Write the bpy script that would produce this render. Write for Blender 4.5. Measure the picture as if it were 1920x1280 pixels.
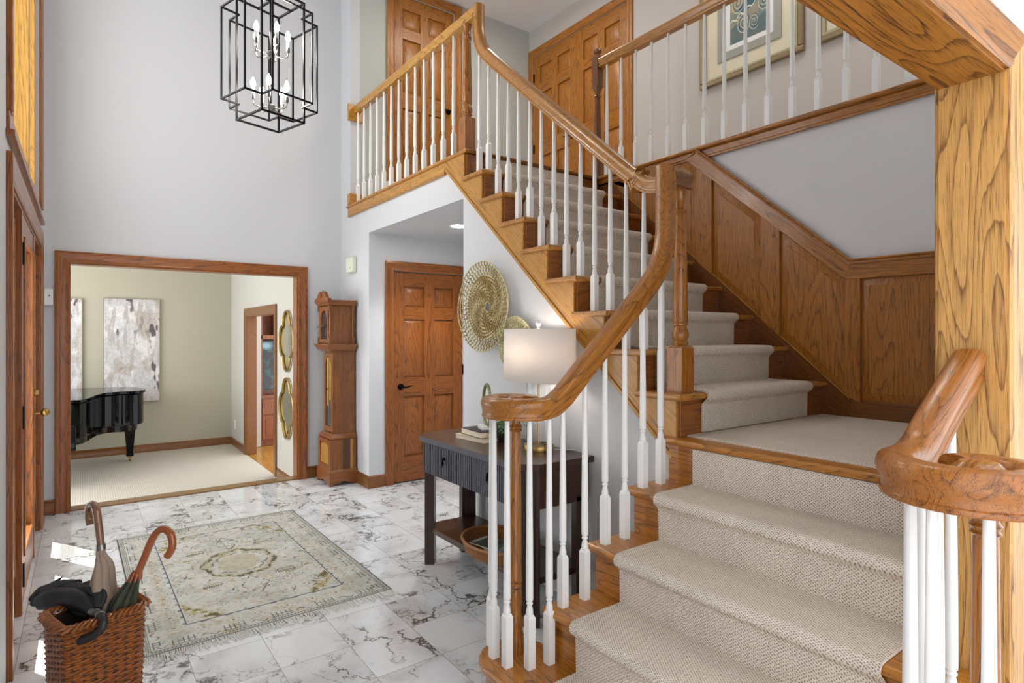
import bpy, bmesh, math, random
import numpy as np
from mathutils import Vector, Matrix
for o in list(bpy.data.objects): bpy.data.objects.remove(o)
SC = bpy.context.scene
COL = SC.collection
PI = math.pi

# ---------------------------------------------------------------- camera
cam = bpy.data.cameras.new('camera'); cam_o = bpy.data.objects.new('camera', cam); COL.objects.link(cam_o)
cam.sensor_width = 36.0; cam.lens = 1107.5/1920*36; cam.shift_y = -12/1920; cam.clip_start = 0.05
yaw = math.atan2(1520, 1107.5)
cam_o.location = (0, 0, 1.42); cam_o.rotation_euler = (PI/2, 0, yaw-PI/2)
SC.camera = cam_o
# ---------------------------------------------------------------- colour management
SC.view_settings.view_transform = 'Standard'; SC.view_settings.look = 'None'
SC.view_settings.gamma = 1; SC.view_settings.use_curve_mapping = False
SC.view_settings.exposure = 1.06
# ---------------------------------------------------------------- world, sun, window light, added fills
w = bpy.data.worlds.new('sky'); SC.world = w; w.use_nodes = True
bg = w.node_tree.nodes['Background']; bg.inputs[0].default_value = (0.95, 0.965, 1.0, 1); bg.inputs[1].default_value = 1.15
def light(name, kind, loc, rot=(0,0,0), energy=100, color=(1,1,1), size=None, size_y=None):
    d = bpy.data.lights.new(name, kind); d.energy = energy; d.color = color
    if kind == 'AREA':
        d.size = size
        if size_y: d.shape = 'RECTANGLE'; d.size_y = size_y
    elif kind in ('POINT','SPOT') and size: d.shadow_soft_size = size
    o = bpy.data.objects.new(name, d); COL.objects.link(o); o.location = loc; o.rotation_euler = rot
    return o
sun = light('sun', 'SUN', (-3, 7, 8), Vector((.42, -.70, -1)).to_track_quat('-Z', 'Y').to_euler(), 9.0, (1, .95, .87)); sun.data.angle = 0.01
light('upper_window_daylight', 'AREA', (-.42, 4.4, 3.75), (0, -PI/2, 0), 15, (.97, .98, 1), 2.6, 2.2)
light('entry_glass_daylight', 'AREA', (-.55, 4.4, 1.2), (0, -PI/2, 0), 10, (1, .98, .95), 1.8, 2.0)
light('piano_room_fill', 'AREA', (-1.9, 8.2, 1.3), (0, -PI/2, 0), 30, (1, .99, .95), 1.8, 2.4)  # area fill added on the unseen open side of the piano room
light('upper_hall_fill', 'AREA', (3.6, 2.3, 5.0), (0, 0, 0), 7, (1, .93, .84), .5, .5)  # unseen fill added to brighten the upper hall, no fixture there
light('upper_landing_fill', 'AREA', (3.2, 4.6, 5.0), (0, 0, 0), 9, (1, .95, .88), .5, .5)  # unseen fill added to brighten the upper landing

# ---------------------------------------------------------------- materials
MATS = {}
def newmat(name):
    m = bpy.data.materials.new(name); m.use_nodes = True; MATS[name] = m
    nt = m.node_tree; return m, nt, nt.nodes['Principled BSDF']
def srgb(r, g, b):
    f = lambda c: (c/255/12.92 if c/255 <= .04045 else ((c/255+.055)/1.055)**2.4)
    return (f(r), f(g), f(b), 1)
def plain(name, rgb, rough=.5, metal=0, bump=0, bscale=200, noise=0, spec=None, coat=0):
    m, nt, b = newmat(name)
    b.inputs['Base Color'].default_value = srgb(*rgb); b.inputs['Roughness'].default_value = rough
    b.inputs['Metallic'].default_value = metal
    if spec is not None: b.inputs['Specular IOR Level'].default_value = spec
    if coat: b.inputs['Coat Weight'].default_value = coat; b.inputs['Coat Roughness'].default_value = .08
    N, L = nt.nodes, nt.links
    if bump or noise:
        tc = N.new('ShaderNodeTexCoord'); n = N.new('ShaderNodeTexNoise'); n.inputs['Scale'].default_value = bscale
        n.inputs['Detail'].default_value = 3
        L.new(tc.outputs['Object'], n.inputs['Vector'])
        if bump:
            bp = N.new('ShaderNodeBump'); bp.inputs['Strength'].default_value = bump; bp.inputs['Distance'].default_value = .002
            L.new(n.outputs['Fac'], bp.inputs['Height']); L.new(bp.outputs['Normal'], b.inputs['Normal'])
        if noise:
            mx = N.new('ShaderNodeMix'); mx.data_type = 'RGBA'
            mx.inputs[6].default_value = srgb(*[c*(1-noise) for c in rgb]); mx.inputs[7].default_value = srgb(*[min(255, c*(1+noise)) for c in rgb])
            L.new(n.outputs['Fac'], mx.inputs[0]); L.new(mx.outputs[2], b.inputs['Base Color'])
    return m
def ramp(nt, pts):
    r = nt.nodes.new('ShaderNodeValToRGB'); e = r.color_ramp.elements
    while len(e) > 1: e.remove(e[-1])
    for i, (p, c) in enumerate(pts):
        if i == 0: e[0].position = p; e[0].color = c
        else: x = e.new(p); x.color = c
    return r
def math_node(nt, op, a, b=None, c=None):
    n = nt.nodes.new('ShaderNodeMath'); n.operation = op
    for i, v in enumerate((a, b, c)):
        if v is None: continue
        if isinstance(v, (int, float)): n.inputs[i].default_value = v
        else: nt.links.new(v, n.inputs[i])
    return n.outputs[0]
def oak(name, base, dark, axis='Z', rot=None, rings=9.0, contrast=.75, rough=.32, scale=1.0, coat=.25, straight=1.0):
    base = (base[0]*.93, base[1]*.95, base[2]*.82); dark = (dark[0]*.85, dark[1]*.85, dark[2]*.75)
    """plain-sawn oak: contour lines of a stretched noise give the cathedral figure, fine streaks the pores"""
    m, nt, b = newmat(name); N, L = nt.nodes, nt.links
    tc = N.new('ShaderNodeTexCoord'); src = tc.outputs['Object']
    if rot:
        mr = N.new('ShaderNodeMapping'); mr.inputs['Rotation'].default_value = rot; L.new(src, mr.inputs[0]); src = mr.outputs[0]
    def mp(al, ac):
        q = N.new('ShaderNodeMapping'); s = {'X': (al, ac, ac), 'Y': (ac, al, ac), 'Z': (ac, ac, al)}[axis]
        q.inputs['Scale'].default_value = s; L.new(src, q.inputs[0]); return q.outputs[0]
    n1 = N.new('ShaderNodeTexNoise'); n1.inputs['Scale'].default_value = 1; n1.inputs['Detail'].default_value = 1.5; n1.inputs['Roughness'].default_value = .4
    L.new(mp(.62*scale/straight, 5.6*scale), n1.inputs['Vector'])
    n2 = N.new('ShaderNodeTexNoise'); n2.inputs['Scale'].default_value = 1; n2.inputs['Detail'].default_value = 2
    L.new(mp(5, 110), n2.inputs['Vector'])
    n3 = N.new('ShaderNodeTexNoise'); n3.inputs['Scale'].default_value = 1; n3.inputs['Detail'].default_value = 2
    L.new(mp(14, 520), n3.inputs['Vector'])
    v = math_node(nt, 'MULTIPLY', n1.outputs['Fac'], rings*3.0)
    v = math_node(nt, 'ADD', v, math_node(nt, 'MULTIPLY', n2.outputs['Fac'], .35))
    fr = math_node(nt, 'FRACT', v)
    # asymmetric ring: slow lightening, sharp dark late wood
    d = math_node(nt, 'ADD', math_node(nt, 'MULTIPLY', math_node(nt, 'POWER', fr, 9.0), .75), math_node(nt, 'MULTIPLY', math_node(nt, 'POWER', fr, 1.6), .30))
    d2 = math_node(nt, 'SUBTRACT', 1.0, math_node(nt, 'MULTIPLY', math_node(nt, 'SUBTRACT', 1.0, fr), 22.0)); d2 = math_node(nt, 'MAXIMUM', d2, 0.0)
    ring = math_node(nt, 'SUBTRACT', d, math_node(nt, 'MULTIPLY', d2, .8)); ring = math_node(nt, 'MAXIMUM', ring, 0.0)
    pore = math_node(nt, 'MULTIPLY', math_node(nt, 'MAXIMUM', math_node(nt, 'SUBTRACT', n3.outputs['Fac'], .50), 0), 3.0)
    fig = math_node(nt, 'MULTIPLY', math_node(nt, 'SUBTRACT', n2.outputs['Fac'], .42), 1.0)
    t = math_node(nt, 'ADD', math_node(nt, 'MULTIPLY', ring, contrast), math_node(nt, 'ADD', pore, fig))
    r = ramp(nt, [(0, srgb(*[min(255, c*1.06) for c in base])), (.25, srgb(*base)), (1, srgb(*dark))])
    L.new(t, r.inputs[0]); L.new(r.outputs[0], b.inputs['Base Color'])
    b.inputs['Roughness'].default_value = rough
    b.inputs['Coat Weight'].default_value = coat; b.inputs['Coat Roughness'].default_value = .15
    bp = N.new('ShaderNodeBump'); bp.inputs['Strength'].default_value = .15; bp.inputs['Distance'].default_value = .001; bp.invert = True
    L.new(t, bp.inputs['Height']); L.new(bp.outputs['Normal'], b.inputs['Normal'])
    return m
SL = math.atan(.858)
O_B, O_D = (198, 138, 60), (116, 66, 22)
oakX = oak('oak_grain_x', O_B, O_D, 'X'); oakY = oak('oak_grain_y', O_B, O_D, 'Y'); oakZ = oak('oak_grain_z', O_B, O_D, 'Z')
oakS = oak('oak_grain_slope', O_B, O_D, 'Y', rot=(-SL, 0, 0), rings=14, straight=6)
D_B, D_D = (178, 110, 42), (88, 48, 14)
panX = oak('oak_door_grain_x', D_B, D_D, 'X', coat=.05, rough=.42); panY = oak('oak_door_grain_y', D_B, D_D, 'Y'); panZ = oak('oak_door_grain_z', D_B, D_D, 'Z', coat=.05, rough=.42)
panS = oak('oak_panelling_grain_slope', D_B, D_D, 'Y', rot=(-SL, 0, 0))
R_B, R_D = (158, 88, 34), (74, 36, 12)
redX = oak('red_oak_grain_x', R_B, R_D, 'X'); redY = oak('red_oak_grain_y', R_B, R_D, 'Y'); redZ = oak('red_oak_grain_z', R_B, R_D, 'Z')
L_B, L_D = (204, 150, 96), (134, 86, 48)
bigZ = oak('bold_oak_grain_z', L_B, L_D, 'Z', rings=6, contrast=1.0, scale=1.3, coat=.1, rough=.4); bigX = oak('bold_oak_grain_x', (170, 106, 42), (94, 50, 16), 'X', rings=6, contrast=1.0, scale=1.3, coat=.1, rough=.4)
railX = oak('rail_oak_grain_x', (168, 104, 44), (84, 44, 14), 'X', rings=12, rough=.3, coat=.3); railY = oak('rail_oak_grain_y', (188, 124, 52), (120, 68, 22), 'Y', rings=12, rough=.3, coat=.3)
railS = oak('rail_oak_grain_lower', (176, 110, 46), (92, 50, 16), 'X', rot=(0, SL, 0), rings=12, rough=.3, coat=.3)
railZ = oak('rail_oak_grain_z', (176, 110, 44), (100, 54, 18), 'Z', rings=14, rough=.3, coat=.3)
clockZ = oak('cherry_grain_z', (142, 82, 36), (78, 40, 16), 'Z', rings=4, contrast=.5); clockX = oak('cherry_grain_x', (142, 80, 34), (84, 42, 16), 'X', rings=4, contrast=.5)
clockL = oak('pale_wood_grain_z', (186, 134, 68), (130, 82, 36), 'Z', rings=4, contrast=.4)
clockD = oak('dark_plank_grain_z', (92, 50, 24), (56, 28, 12), 'Z', rings=4, contrast=.4)
walY = oak('walnut_grain_y', (66, 36, 24), (40, 24, 18), 'Y', rings=8, contrast=.5); walZ = oak('walnut_grain_z', (60, 36, 26), (32, 18, 14), 'Z', rings=8, contrast=.5)
wallM = plain('wall_paint_pale_grey', (205, 206, 209), .75, bump=.05, bscale=300)
hallM = plain('wall_paint_upstairs', (192, 186, 181), .75, bump=.05, bscale=300)
sageM = plain('wall_paint_sage', (184, 187, 183), .75)
beigeM = plain('wall_paint_khaki', (178, 174, 155), .75)
creamM = plain('wall_paint_cream', (192, 191, 183), .75)
ceilM = plain('ceiling_paint', (226, 226, 228), .8)
trimW = plain('white_enamel', (236, 236, 234), .3)
blackM = plain('black_metal', (22, 21, 22), .35, .8)
blackP = plain('black_piano_lacquer', (4, 5, 5), .04, spec=.22)
brassM = plain('antique_brass', (170, 140, 80), .3, 1)
goldM = plain('brushed_gold', (180, 150, 90), .32, 1)
steelM = plain('brushed_nickel', (150, 148, 145), .3, 1)
darkM = plain('dark_interior', (30, 26, 24), .8)
charM = plain('charcoal_paint', (74, 74, 84), .45)
def glass(name, tint=(.96, .98, .98), refl=.1):
    m = bpy.data.materials.new(name); m.use_nodes = True; nt = m.node_tree; N, L = nt.nodes, nt.links
    N.remove(N['Principled BSDF']); o = N['Material Output']
    t = N.new('ShaderNodeBsdfTransparent'); t.inputs[0].default_value = (*tint, 1)
    g = N.new('ShaderNodeBsdfGlossy'); g.inputs['Roughness'].default_value = .02
    f = N.new('ShaderNodeFresnel'); f.inputs[0].default_value = 1.45
    a = math_node(nt, 'ADD', math_node(nt, 'MULTIPLY', f.outputs[0], .9 if refl > .05 else 1.6), refl*.3)
    ge = N.new('ShaderNodeNewGeometry'); a = math_node(nt, 'MULTIPLY', a, math_node(nt, 'SUBTRACT', 1.0, ge.outputs['Backfacing']))
    mx = N.new('ShaderNodeMixShader'); L.new(a, mx.inputs[0]); L.new(t.outputs[0], mx.inputs[1]); L.new(g.outputs[0], mx.inputs[2]); L.new(mx.outputs[0], o.inputs[0])
    return m
glassM = glass('window_glass'); lampglassM = glass('lamp_glass', (.99, .995, .995), .03)
mirM = plain('mirror_silver', (235, 238, 238), .02, 1)
def emis(name, col, s, base=(255, 255, 255)):
    m, nt, b = newmat(name); b.inputs['Base Color'].default_value = srgb(*base); b.inputs['Emission Color'].default_value = (*col, 1); b.inputs['Emission Strength'].default_value = s
    return m
bulbM = emis('lit_bulb', (1, .96, .9), 30); canM = emis('lit_downlight', (1, .95, .86), 12)
# marble tiles
def marble():
    m, nt, b = newmat('marble_tiles'); N, L = nt.nodes, nt.links
    tc = N.new('ShaderNodeTexCoord'); s = N.new('ShaderNodeSeparateXYZ'); L.new(tc.outputs['Object'], s.inputs[0])
    T = .305
    u = math_node(nt, 'DIVIDE', math_node(nt, 'SUBTRACT', s.outputs[0], .990), T); v = math_node(nt, 'DIVIDE', math_node(nt, 'SUBTRACT', s.outputs[1], 2.614), T)
    fu = math_node(nt, 'FLOOR', u); fv = math_node(nt, 'FLOOR', v)
    cell = N.new('ShaderNodeCombineXYZ'); L.new(fu, cell.inputs[0]); L.new(fv, cell.inputs[1])
    wn = N.new('ShaderNodeTexWhiteNoise'); wn.noise_dimensions = '2D'; L.new(cell.outputs[0], wn.inputs['Vector'])
    off = N.new('ShaderNodeVectorMath'); off.operation = 'MULTIPLY_ADD'; L.new(wn.outputs['Color'], off.inputs[0]); off.inputs[1].default_value = (13, 17, 9); L.new(tc.outputs['Object'], off.inputs[2])
    wp = N.new('ShaderNodeTexNoise'); wp.inputs['Scale'].default_value = 3.4; wp.inputs['Detail'].default_value = 5; wp.inputs['Roughness'].default_value = .6; L.new(off.outputs[0], wp.inputs['Vector'])
    dis = N.new('ShaderNodeVectorMath'); dis.operation = 'MULTIPLY_ADD'; L.new(wp.outputs['Color'], dis.inputs[0]); dis.inputs[1].default_value = (.7, .7, .7); L.new(off.outputs[0], dis.inputs[2])
    def vein(sc, k, seed, stretch=(1, 1, 1)):
        mpn = N.new('ShaderNodeMapping'); mpn.inputs['Location'].default_value = (seed, seed*2, 0); mpn.inputs['Scale'].default_value = stretch; mpn.inputs['Rotation'].default_value = (0, 0, .6); L.new(dis.outputs[0], mpn.inputs[0])
        n = N.new('ShaderNodeTexNoise'); n.inputs['Scale'].default_value = sc; n.inputs['Detail'].default_value = 2; L.new(mpn.outputs[0], n.inputs['Vector'])
        a = math_node(nt, 'ABSOLUTE', math_node(nt, 'SUBTRACT', n.outputs['Fac'], .5)); a = math_node(nt, 'SUBTRACT', 1.0, math_node(nt, 'MULTIPLY', a, k)); return math_node(nt, 'MAXIMUM', a, 0.0)
    v1 = vein(2.2, 42, 3, (1.6, .7, 1)); v2 = vein(4.5, 50, 11); cl = vein(1.3, 7, 7)
    msk = N.new('ShaderNodeTexNoise'); msk.inputs['Scale'].default_value = 2.6; L.new(off.outputs[0], msk.inputs['Vector'])
    mk = math_node(nt, 'MAXIMUM', math_node(nt, 'MULTIPLY', math_node(nt, 'SUBTRACT', msk.outputs['Fac'], .38), 5.0), 0.0); mk = math_node(nt, 'MINIMUM', mk, 1.0)
    t = math_node(nt, 'ADD', math_node(nt, 'MULTIPLY', math_node(nt, 'MULTIPLY', v1, mk), .9), math_node(nt, 'MULTIPLY', math_node(nt, 'MULTIPLY', v2, mk), .45))
    t = math_node(nt, 'ADD', t, math_node(nt, 'MULTIPLY', math_node(nt, 'MULTIPLY', cl, mk), .26))
    r = ramp(nt, [(0, srgb(226, 230, 233)), (.25, srgb(200, 203, 205)), (.6, srgb(140, 138, 136)), (1, srgb(84, 82, 82))]); L.new(t, r.inputs[0])
    # grout
    def edge(x): 
        f = math_node(nt, 'FRACT', x); a = math_node(nt, 'ABSOLUTE', math_node(nt, 'SUBTRACT', f, .5)); return math_node(nt, 'GREATER_THAN', a, .5-.0042)
    g = math_node(nt, 'MAXIMUM', edge(u), edge(v))
    mx = N.new('ShaderNodeMix'); mx.data_type = 'RGBA'; L.new(g, mx.inputs[0]); L.new(r.outputs[0], mx.inputs[6]); mx.inputs[7].default_value = srgb(150, 144, 136)
    L.new(mx.outputs[2], b.inputs['Base Color']); b.inputs['Roughness'].default_value = .1
    return m
marbleM = marble()
def carpet(name, c1, c2, run='X', pitch=.0085):
    """knitted loops: rows across the stair, columns following the waterfall of treads and risers"""
    m, nt, b = newmat(name); N, L = nt.nodes, nt.links
    tc = N.new('ShaderNodeTexCoord'); sp = N.new('ShaderNodeSeparateXYZ'); L.new(tc.outputs['Object'], sp.inputs[0])
    n0 = N.new('ShaderNodeTexNoise'); n0.inputs['Scale'].default_value = 90; n0.inputs['Detail'].default_value = 2; L.new(tc.outputs['Object'], n0.inputs['Vector'])
    n = N.new('ShaderNodeTexNoise'); n.inputs['Scale'].default_value = 4; n.inputs['Detail'].default_value = 3; L.new(tc.outputs['Object'], n.inputs['Vector'])
    k = 2*PI/pitch; across, along = (sp.outputs[1], sp.outputs[0]) if run == 'X' else (sp.outputs[0], sp.outputs[1])
    jit = math_node(nt, 'MULTIPLY', math_node(nt, 'SUBTRACT', n0.outputs['Fac'], .5), 5.5)
    a = math_node(nt, 'SINE', math_node(nt, 'ADD', math_node(nt, 'MULTIPLY', across, k*.62), jit))
    c = math_node(nt, 'SINE', math_node(nt, 'ADD', math_node(nt, 'MULTIPLY', math_node(nt, 'ADD', along, sp.outputs[2]), k*.8), jit))
    p = math_node(nt, 'MULTIPLY', a, c); t = math_node(nt, 'ADD', math_node(nt, 'MULTIPLY', p, .5), .5)
    r = ramp(nt, [(0, srgb(*c1)), (.55, srgb(*c1)), (.80, srgb(*c2)), (1, srgb(*[q*.8 for q in c2]))]); L.new(t, r.inputs[0])
    hs = N.new('ShaderNodeHueSaturation'); L.new(r.outputs[0], hs.inputs['Color']); L.new(math_node(nt, 'ADD', math_node(nt, 'MULTIPLY', n.outputs['Fac'], .24), .89), hs.inputs['Value'])
    L.new(hs.outputs[0], b.inputs['Base Color']); b.inputs['Roughness'].default_value = .95; b.inputs['Specular IOR Level'].default_value = .1
    bp = N.new('ShaderNodeBump'); bp.invert = True; bp.inputs['Strength'].default_value = .8; bp.inputs['Distance'].default_value = .003
    L.new(t, bp.inputs['Height']); L.new(bp.outputs['Normal'], b.inputs['Normal'])
    return m
carpM = carpet('loop_carpet_beige', (228, 217, 204), (172, 157, 140)); carpU = carpet('loop_carpet_beige_upper', (228, 217, 204), (172, 157, 140), 'Y')
def ribbed():
    m, nt, b = newmat('ribbed_carpet_cream'); N, L = nt.nodes, nt.links
    tc = N.new('ShaderNodeTexCoord'); s = N.new('ShaderNodeSeparateXYZ'); L.new(tc.outputs['Object'], s.inputs[0])
    f = math_node(nt, 'FRACT', math_node(nt, 'MULTIPLY', s.outputs[0], 46)); f = math_node(nt, 'ABSOLUTE', math_node(nt, 'SUBTRACT', f, .5))
    r = ramp(nt, [(0, srgb(184, 176, 162)), (.3, srgb(202, 195, 182)), (.5, srgb(206, 199, 186))]); L.new(f, r.inputs[0]); L.new(r.outputs[0], b.inputs['Base Color']); b.inputs['Roughness'].default_value = .95
    return m
ribM = ribbed()
def shade_mat():
    m, nt, b = newmat('white_linen_shade'); b.inputs['Base Color'].default_value = srgb(250, 246, 242); b.inputs['Roughness'].default_value = .8
    b.inputs['Transmission Weight'].default_value = 0
    N, L = nt.nodes, nt.links; t = N.new('ShaderNodeBsdfTranslucent'); t.inputs[0].default_value = srgb(250, 238, 225)
    mx = N.new('ShaderNodeMixShader'); mx.inputs[0].default_value = .24; o = N['Material Output']
    L.new(b.outputs[0], mx.inputs[1]); L.new(t.outputs[0], mx.inputs[2]); L.new(mx.outputs[0], o.inputs[0]); return m
shadeM = shade_mat()
def vcol(name, rough=.9, bump=0):
    m, nt, b = newmat(name); a = nt.nodes.new('ShaderNodeAttribute'); a.attribute_name = 'col'
    nt.links.new(a.outputs['Color'], b.inputs['Base Color']); b.inputs['Roughness'].default_value = rough
    return m
wickerM = plain('wicker_brown', (128, 74, 32), .35, bscale=60, noise=.5, coat=.4)
wickerD = plain('wicker_dark', (70, 36, 14), .45, bscale=60, noise=.3)
rattanM = plain('rattan_honey', (138, 92, 50), .45, bscale=80, noise=.35)
seagM = plain('seagrass', (204, 184, 146), .8, bscale=70, noise=.35)
seagG = plain('seagrass_green', (146, 122, 74), .8, bscale=50, noise=.4)

# ---------------------------------------------------------------- mesh builder
class MB:
    def __init__(s): s.v = []; s.f = []; s.m = []; s.s = []
    def add(s, vs, fs, m=0, sm=False):
        o = len(s.v); s.v += [tuple(v) for v in vs]
        for f in fs: s.f.append([i+o for i in f]); s.m.append(m); s.s.append(sm)
        return s
    def box(s, x0, x1, y0, y1, z0, z1, m=0):
        vs = [(x, y, z) for z in (z0, z1) for y in (y0, y1) for x in (x0, x1)]
        return s.add(vs, [(0,2,3,1), (4,5,7,6), (0,1,5,4), (2,6,7,3), (0,4,6,2), (1,3,7,5)], m)
    def prism(s, poly, ax, a, b, m=0):
        """poly in the two other axes in cyclic order (X: y,z  Y: x,z  Z: x,y)"""
        def P(p, t): return {'X': (t, p[0], p[1]), 'Y': (p[0], t, p[1]), 'Z': (p[0], p[1], t)}[ax]
        n = len(poly); vs = [P(p, a) for p in poly]+[P(p, b) for p in poly]
        return s.add(vs, [list(range(n))[::-1], list(range(n, 2*n))]+[(i, (i+1) % n, (i+1) % n+n, i+n) for i in range(n)], m)
    def frustum(s, c0, h0, c1, h1, m=0):
        """square frustum between centres c0,c1 with half sizes h=(hx,hy)"""
        vs = [(c[0]+sx*h[0], c[1]+sy*h[1], c[2]) for c, h in ((c0, h0), (c1, h1)) for sx, sy in ((-1,-1), (1,-1), (1,1), (-1,1))]
        return s.add(vs, [(3,2,1,0), (4,5,6,7)]+[(i, (i+1) % 4, (i+1) % 4+4, i+4) for i in range(4)], m)
    def lathe(s, prof, c=(0,0,0), n=16, m=0, sx=1, sy=1):
        vs = []; fs = []
        for r, z in prof:
            for k in range(n):
                a = 2*PI*k/n; vs.append((c[0]+r*sx*math.cos(a), c[1]+r*sy*math.sin(a), c[2]+z))
        for i in range(len(prof)-1):
            for k in range(n): fs.append((i*n+k, i*n+(k+1) % n, (i+1)*n+(k+1) % n, (i+1)*n+k))
        s.add(vs, fs, m, True)
        if prof[0][0] > 1e-4: s.add(vs[:n], [list(range(n))[::-1]], m)
        if prof[-1][0] > 1e-4: s.add(vs[-n:], [list(range(n))], m)
        return s
    def tube(s, path, r, n=8, closed=False, m=0, up=None):
        P = [Vector(p) for p in path]; N = len(P); vs = []; prev = None
        for i in range(N):
            if closed: t = P[(i+1) % N]-P[i-1]
            else: t = P[min(i+1, N-1)]-P[max(i-1, 0)]
            t.normalize()
            if prev is None:
                q = Vector(up) if up else (Vector((0,0,1)) if abs(t.z) < .9 else Vector((1,0,0)))
            else: q = prev
            q = (q-t*q.dot(t)); q.normalize(); prev = q; b = t.cross(q)
            rr = r[i] if isinstance(r, (list, tuple)) else r
            for k in range(n):
                a = 2*PI*k/n; vs.append(P[i]+q*rr*math.cos(a)+b*rr*math.sin(a))
        fs = []
        for i in range(N if closed else N-1):
            j = (i+1) % N
            for k in range(n): fs.append((i*n+k, j*n+k, j*n+(k+1) % n, i*n+(k+1) % n))
        s.add(vs, fs, m, True)
        if not closed: s.add(vs[:n], [list(range(n))], m); s.add(vs[-n:], [list(range(n))[::-1]], m)
        return s
    def sweep(s, prof, path, sides, m=0, ups=None, cap=True, sm=True, scale=None):
        """profile (u,v): u along the side vector, v along side x tangent"""
        P = [Vector(p) for p in path]; N = len(P); vs = []; n = len(prof)
        for i in range(N):
            t = (P[min(i+1, N-1)]-P[max(i-1, 0)]).normalized(); sd = Vector(sides[i] if isinstance(sides, list) else sides)
            sd = (sd-t*sd.dot(t)).normalized(); u = ups[i] if ups else sd.cross(t)
            k = 1.0
            if 0 < i < N-1:
                a = (P[i]-P[i-1]).normalized(); k = 1/max(.6, a.dot(t))
            sc = scale[i] if scale else 1
            for a, b in prof: vs.append(P[i]+sd*a*sc+u*b*k*sc)
        fs = [(i*n+k, (i+1)*n+k, (i+1)*n+(k+1) % n, i*n+(k+1) % n) for i in range(N-1) for k in range(n)]
        s.add(vs, fs, m, sm)
        if cap: s.add(vs[:n], [list(range(n))], m); s.add(vs[-n:], [list(range(n))[::-1]], m)
        return s
    def build(s, name, mats, parent=None, base=None, local=False, bevel=0, label=None, cat=None, group=None, kind=None, flip=True, data_only=False):
        me = bpy.data.meshes.new(name)
        if not isinstance(mats, (list, tuple)): mats = [mats]
        vs = s.v
        if not local:
            if parent is not None: base = parent_world(parent)
            elif base is None:
                a = np.array(vs); base = ((a[:,0].min()+a[:,0].max())/2, (a[:,1].min()+a[:,1].max())/2, a[:,2].min())
            vs = [(x-base[0], y-base[1], z-base[2]) for x, y, z in vs]
        me.from_pydata(vs, [], s.f)
        for m in mats: me.materials.append(m)
        me.polygons.foreach_set('material_index', s.m); me.polygons.foreach_set('use_smooth', [True]*len(s.f))
        if flip:
            bm = bmesh.new(); bm.from_mesh(me); bmesh.ops.recalc_face_normals(bm, faces=bm.faces); bm.to_mesh(me); bm.free()
        me.set_sharp_from_angle(angle=.6)
        me.update()
        if data_only: return me
        o = bpy.data.objects.new(name, me); COL.objects.link(o)
        if parent is not None: o.parent = parent
        elif base is not None: o.location = base
        if bevel:
            b = o.modifiers.new('bevel', 'BEVEL'); b.width = bevel; b.segments = 2; b.limit_method = 'ANGLE'; b.angle_limit = .7
        tag(o, label, cat, group, kind)
        return o
def parent_world(p):
    v = Vector((0,0,0)); q = p
    while q is not None: v += q.location; q = q.parent
    return tuple(v)
def tag(o, label=None, cat=None, group=None, kind=None):
    if label: o['label'] = label
    if cat: o['category'] = cat
    if group: o['group'] = group
    if kind: o['kind'] = kind
    return o
def thing(name, label, cat, loc=(0,0,0), rz=0, group=None, kind=None):
    o = bpy.data.objects.new(name, None); COL.objects.link(o); o.location = loc; o.rotation_euler = (0,0,rz); o.empty_display_size = .1
    return tag(o, label, cat, group, kind)
def struct(name, mb, mats, bevel=0): return mb.build(name, mats, base=(0,0,0), bevel=bevel, kind='structure')
def B(*a, m=0): return MB().box(*a, m=m)
def smooth_path(pts, k=6):
    """Catmull-Rom through the points"""
    P = [Vector(p) for p in pts]; P = [P[0]*2-P[1]]+P+[P[-1]*2-P[-2]]; out = []
    for i in range(1, len(P)-2):
        for j in range(k):
            t = j/k; a, b, c, d = P[i-1:i+3]
            out.append(.5*((2*b)+(c-a)*t+(2*a-5*b+4*c-d)*t*t+(3*b-a-3*c+d)*t**3))
    out.append(P[-2]); return out

# ---------------------------------------------------------------- dimensions
R_ = .193; RUN = .225
XS = 2.15          # plane of the wall under the upper flight
XW = 3.42          # panelled wall of the stairwell
Z2 = 14*R_         # upper floor
YP = 5.935         # wall of the piano room opening
CE = 5.09          # ceiling
FD = -.25          # front door wall

# ================================================================ SETTING
struct('floor', B(-.37, 4.5, -1.5, YP+.12, -.1, 0), marbleM)
m = MB().box(FD-.12, -.08, YP, YP+.12, 0, CE).box(1.715, XS+.1, YP, YP+.118, 0, CE).box(-.08, 1.715, YP, YP+.12, 2.0, CE)
struct('wall_back', m, wallM)
m = MB().box(FD-.12, FD, .4, 3.27, 0, CE).box(FD-.12, FD, 5.5, YP, 0, CE).box(FD-.12, FD, 3.27, 5.5, 2.08, 2.32).box(FD-.12, FD, 3.27, 5.5, 4.95, CE)
struct('wall_left', m, wallM)
# wall carrying the upper flight: hall side pier, band above the hall, triangle under the flight
def zs(y): return .885+.858*(y-1.727)      # lower edge of the stringer
m = MB().box(XS, XS+.1, 5.2, YP-.001, 0, 2.62).box(XS, XS+.1, 3.525, 5.2, 2.37, 2.62)
m.prism([(1.70, 0), (3.525, 0), (3.525, 2.62), (3.70, 2.62), (3.525, zs(3.525)+.06), (1.70, zs(1.70)+.06)][:3]+[(3.525, zs(3.525)+.05), (1.70, zs(1.70)+.05)], 'X', XS, XS+.1)
m.box(XS, XS+.1, 5.67, YP-.001, 2.62, CE)
struct('wall_right', m, wallM)
m = MB().box(XS+.1, 2.40, 5.2, 5.32, 0, 2.37).box(3.17, 4.5, 5.2, 5.32, 0, 2.37).box(2.40, 3.17, 5.2, 5.32, 2.03, 2.37).box(XS+.11, 4.5, 5.36, 5.42, 0, 2.5)  # last box: unseen backing added to stop light leaking under the closet door
struct('wall_hall_end', m, wallM)
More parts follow.
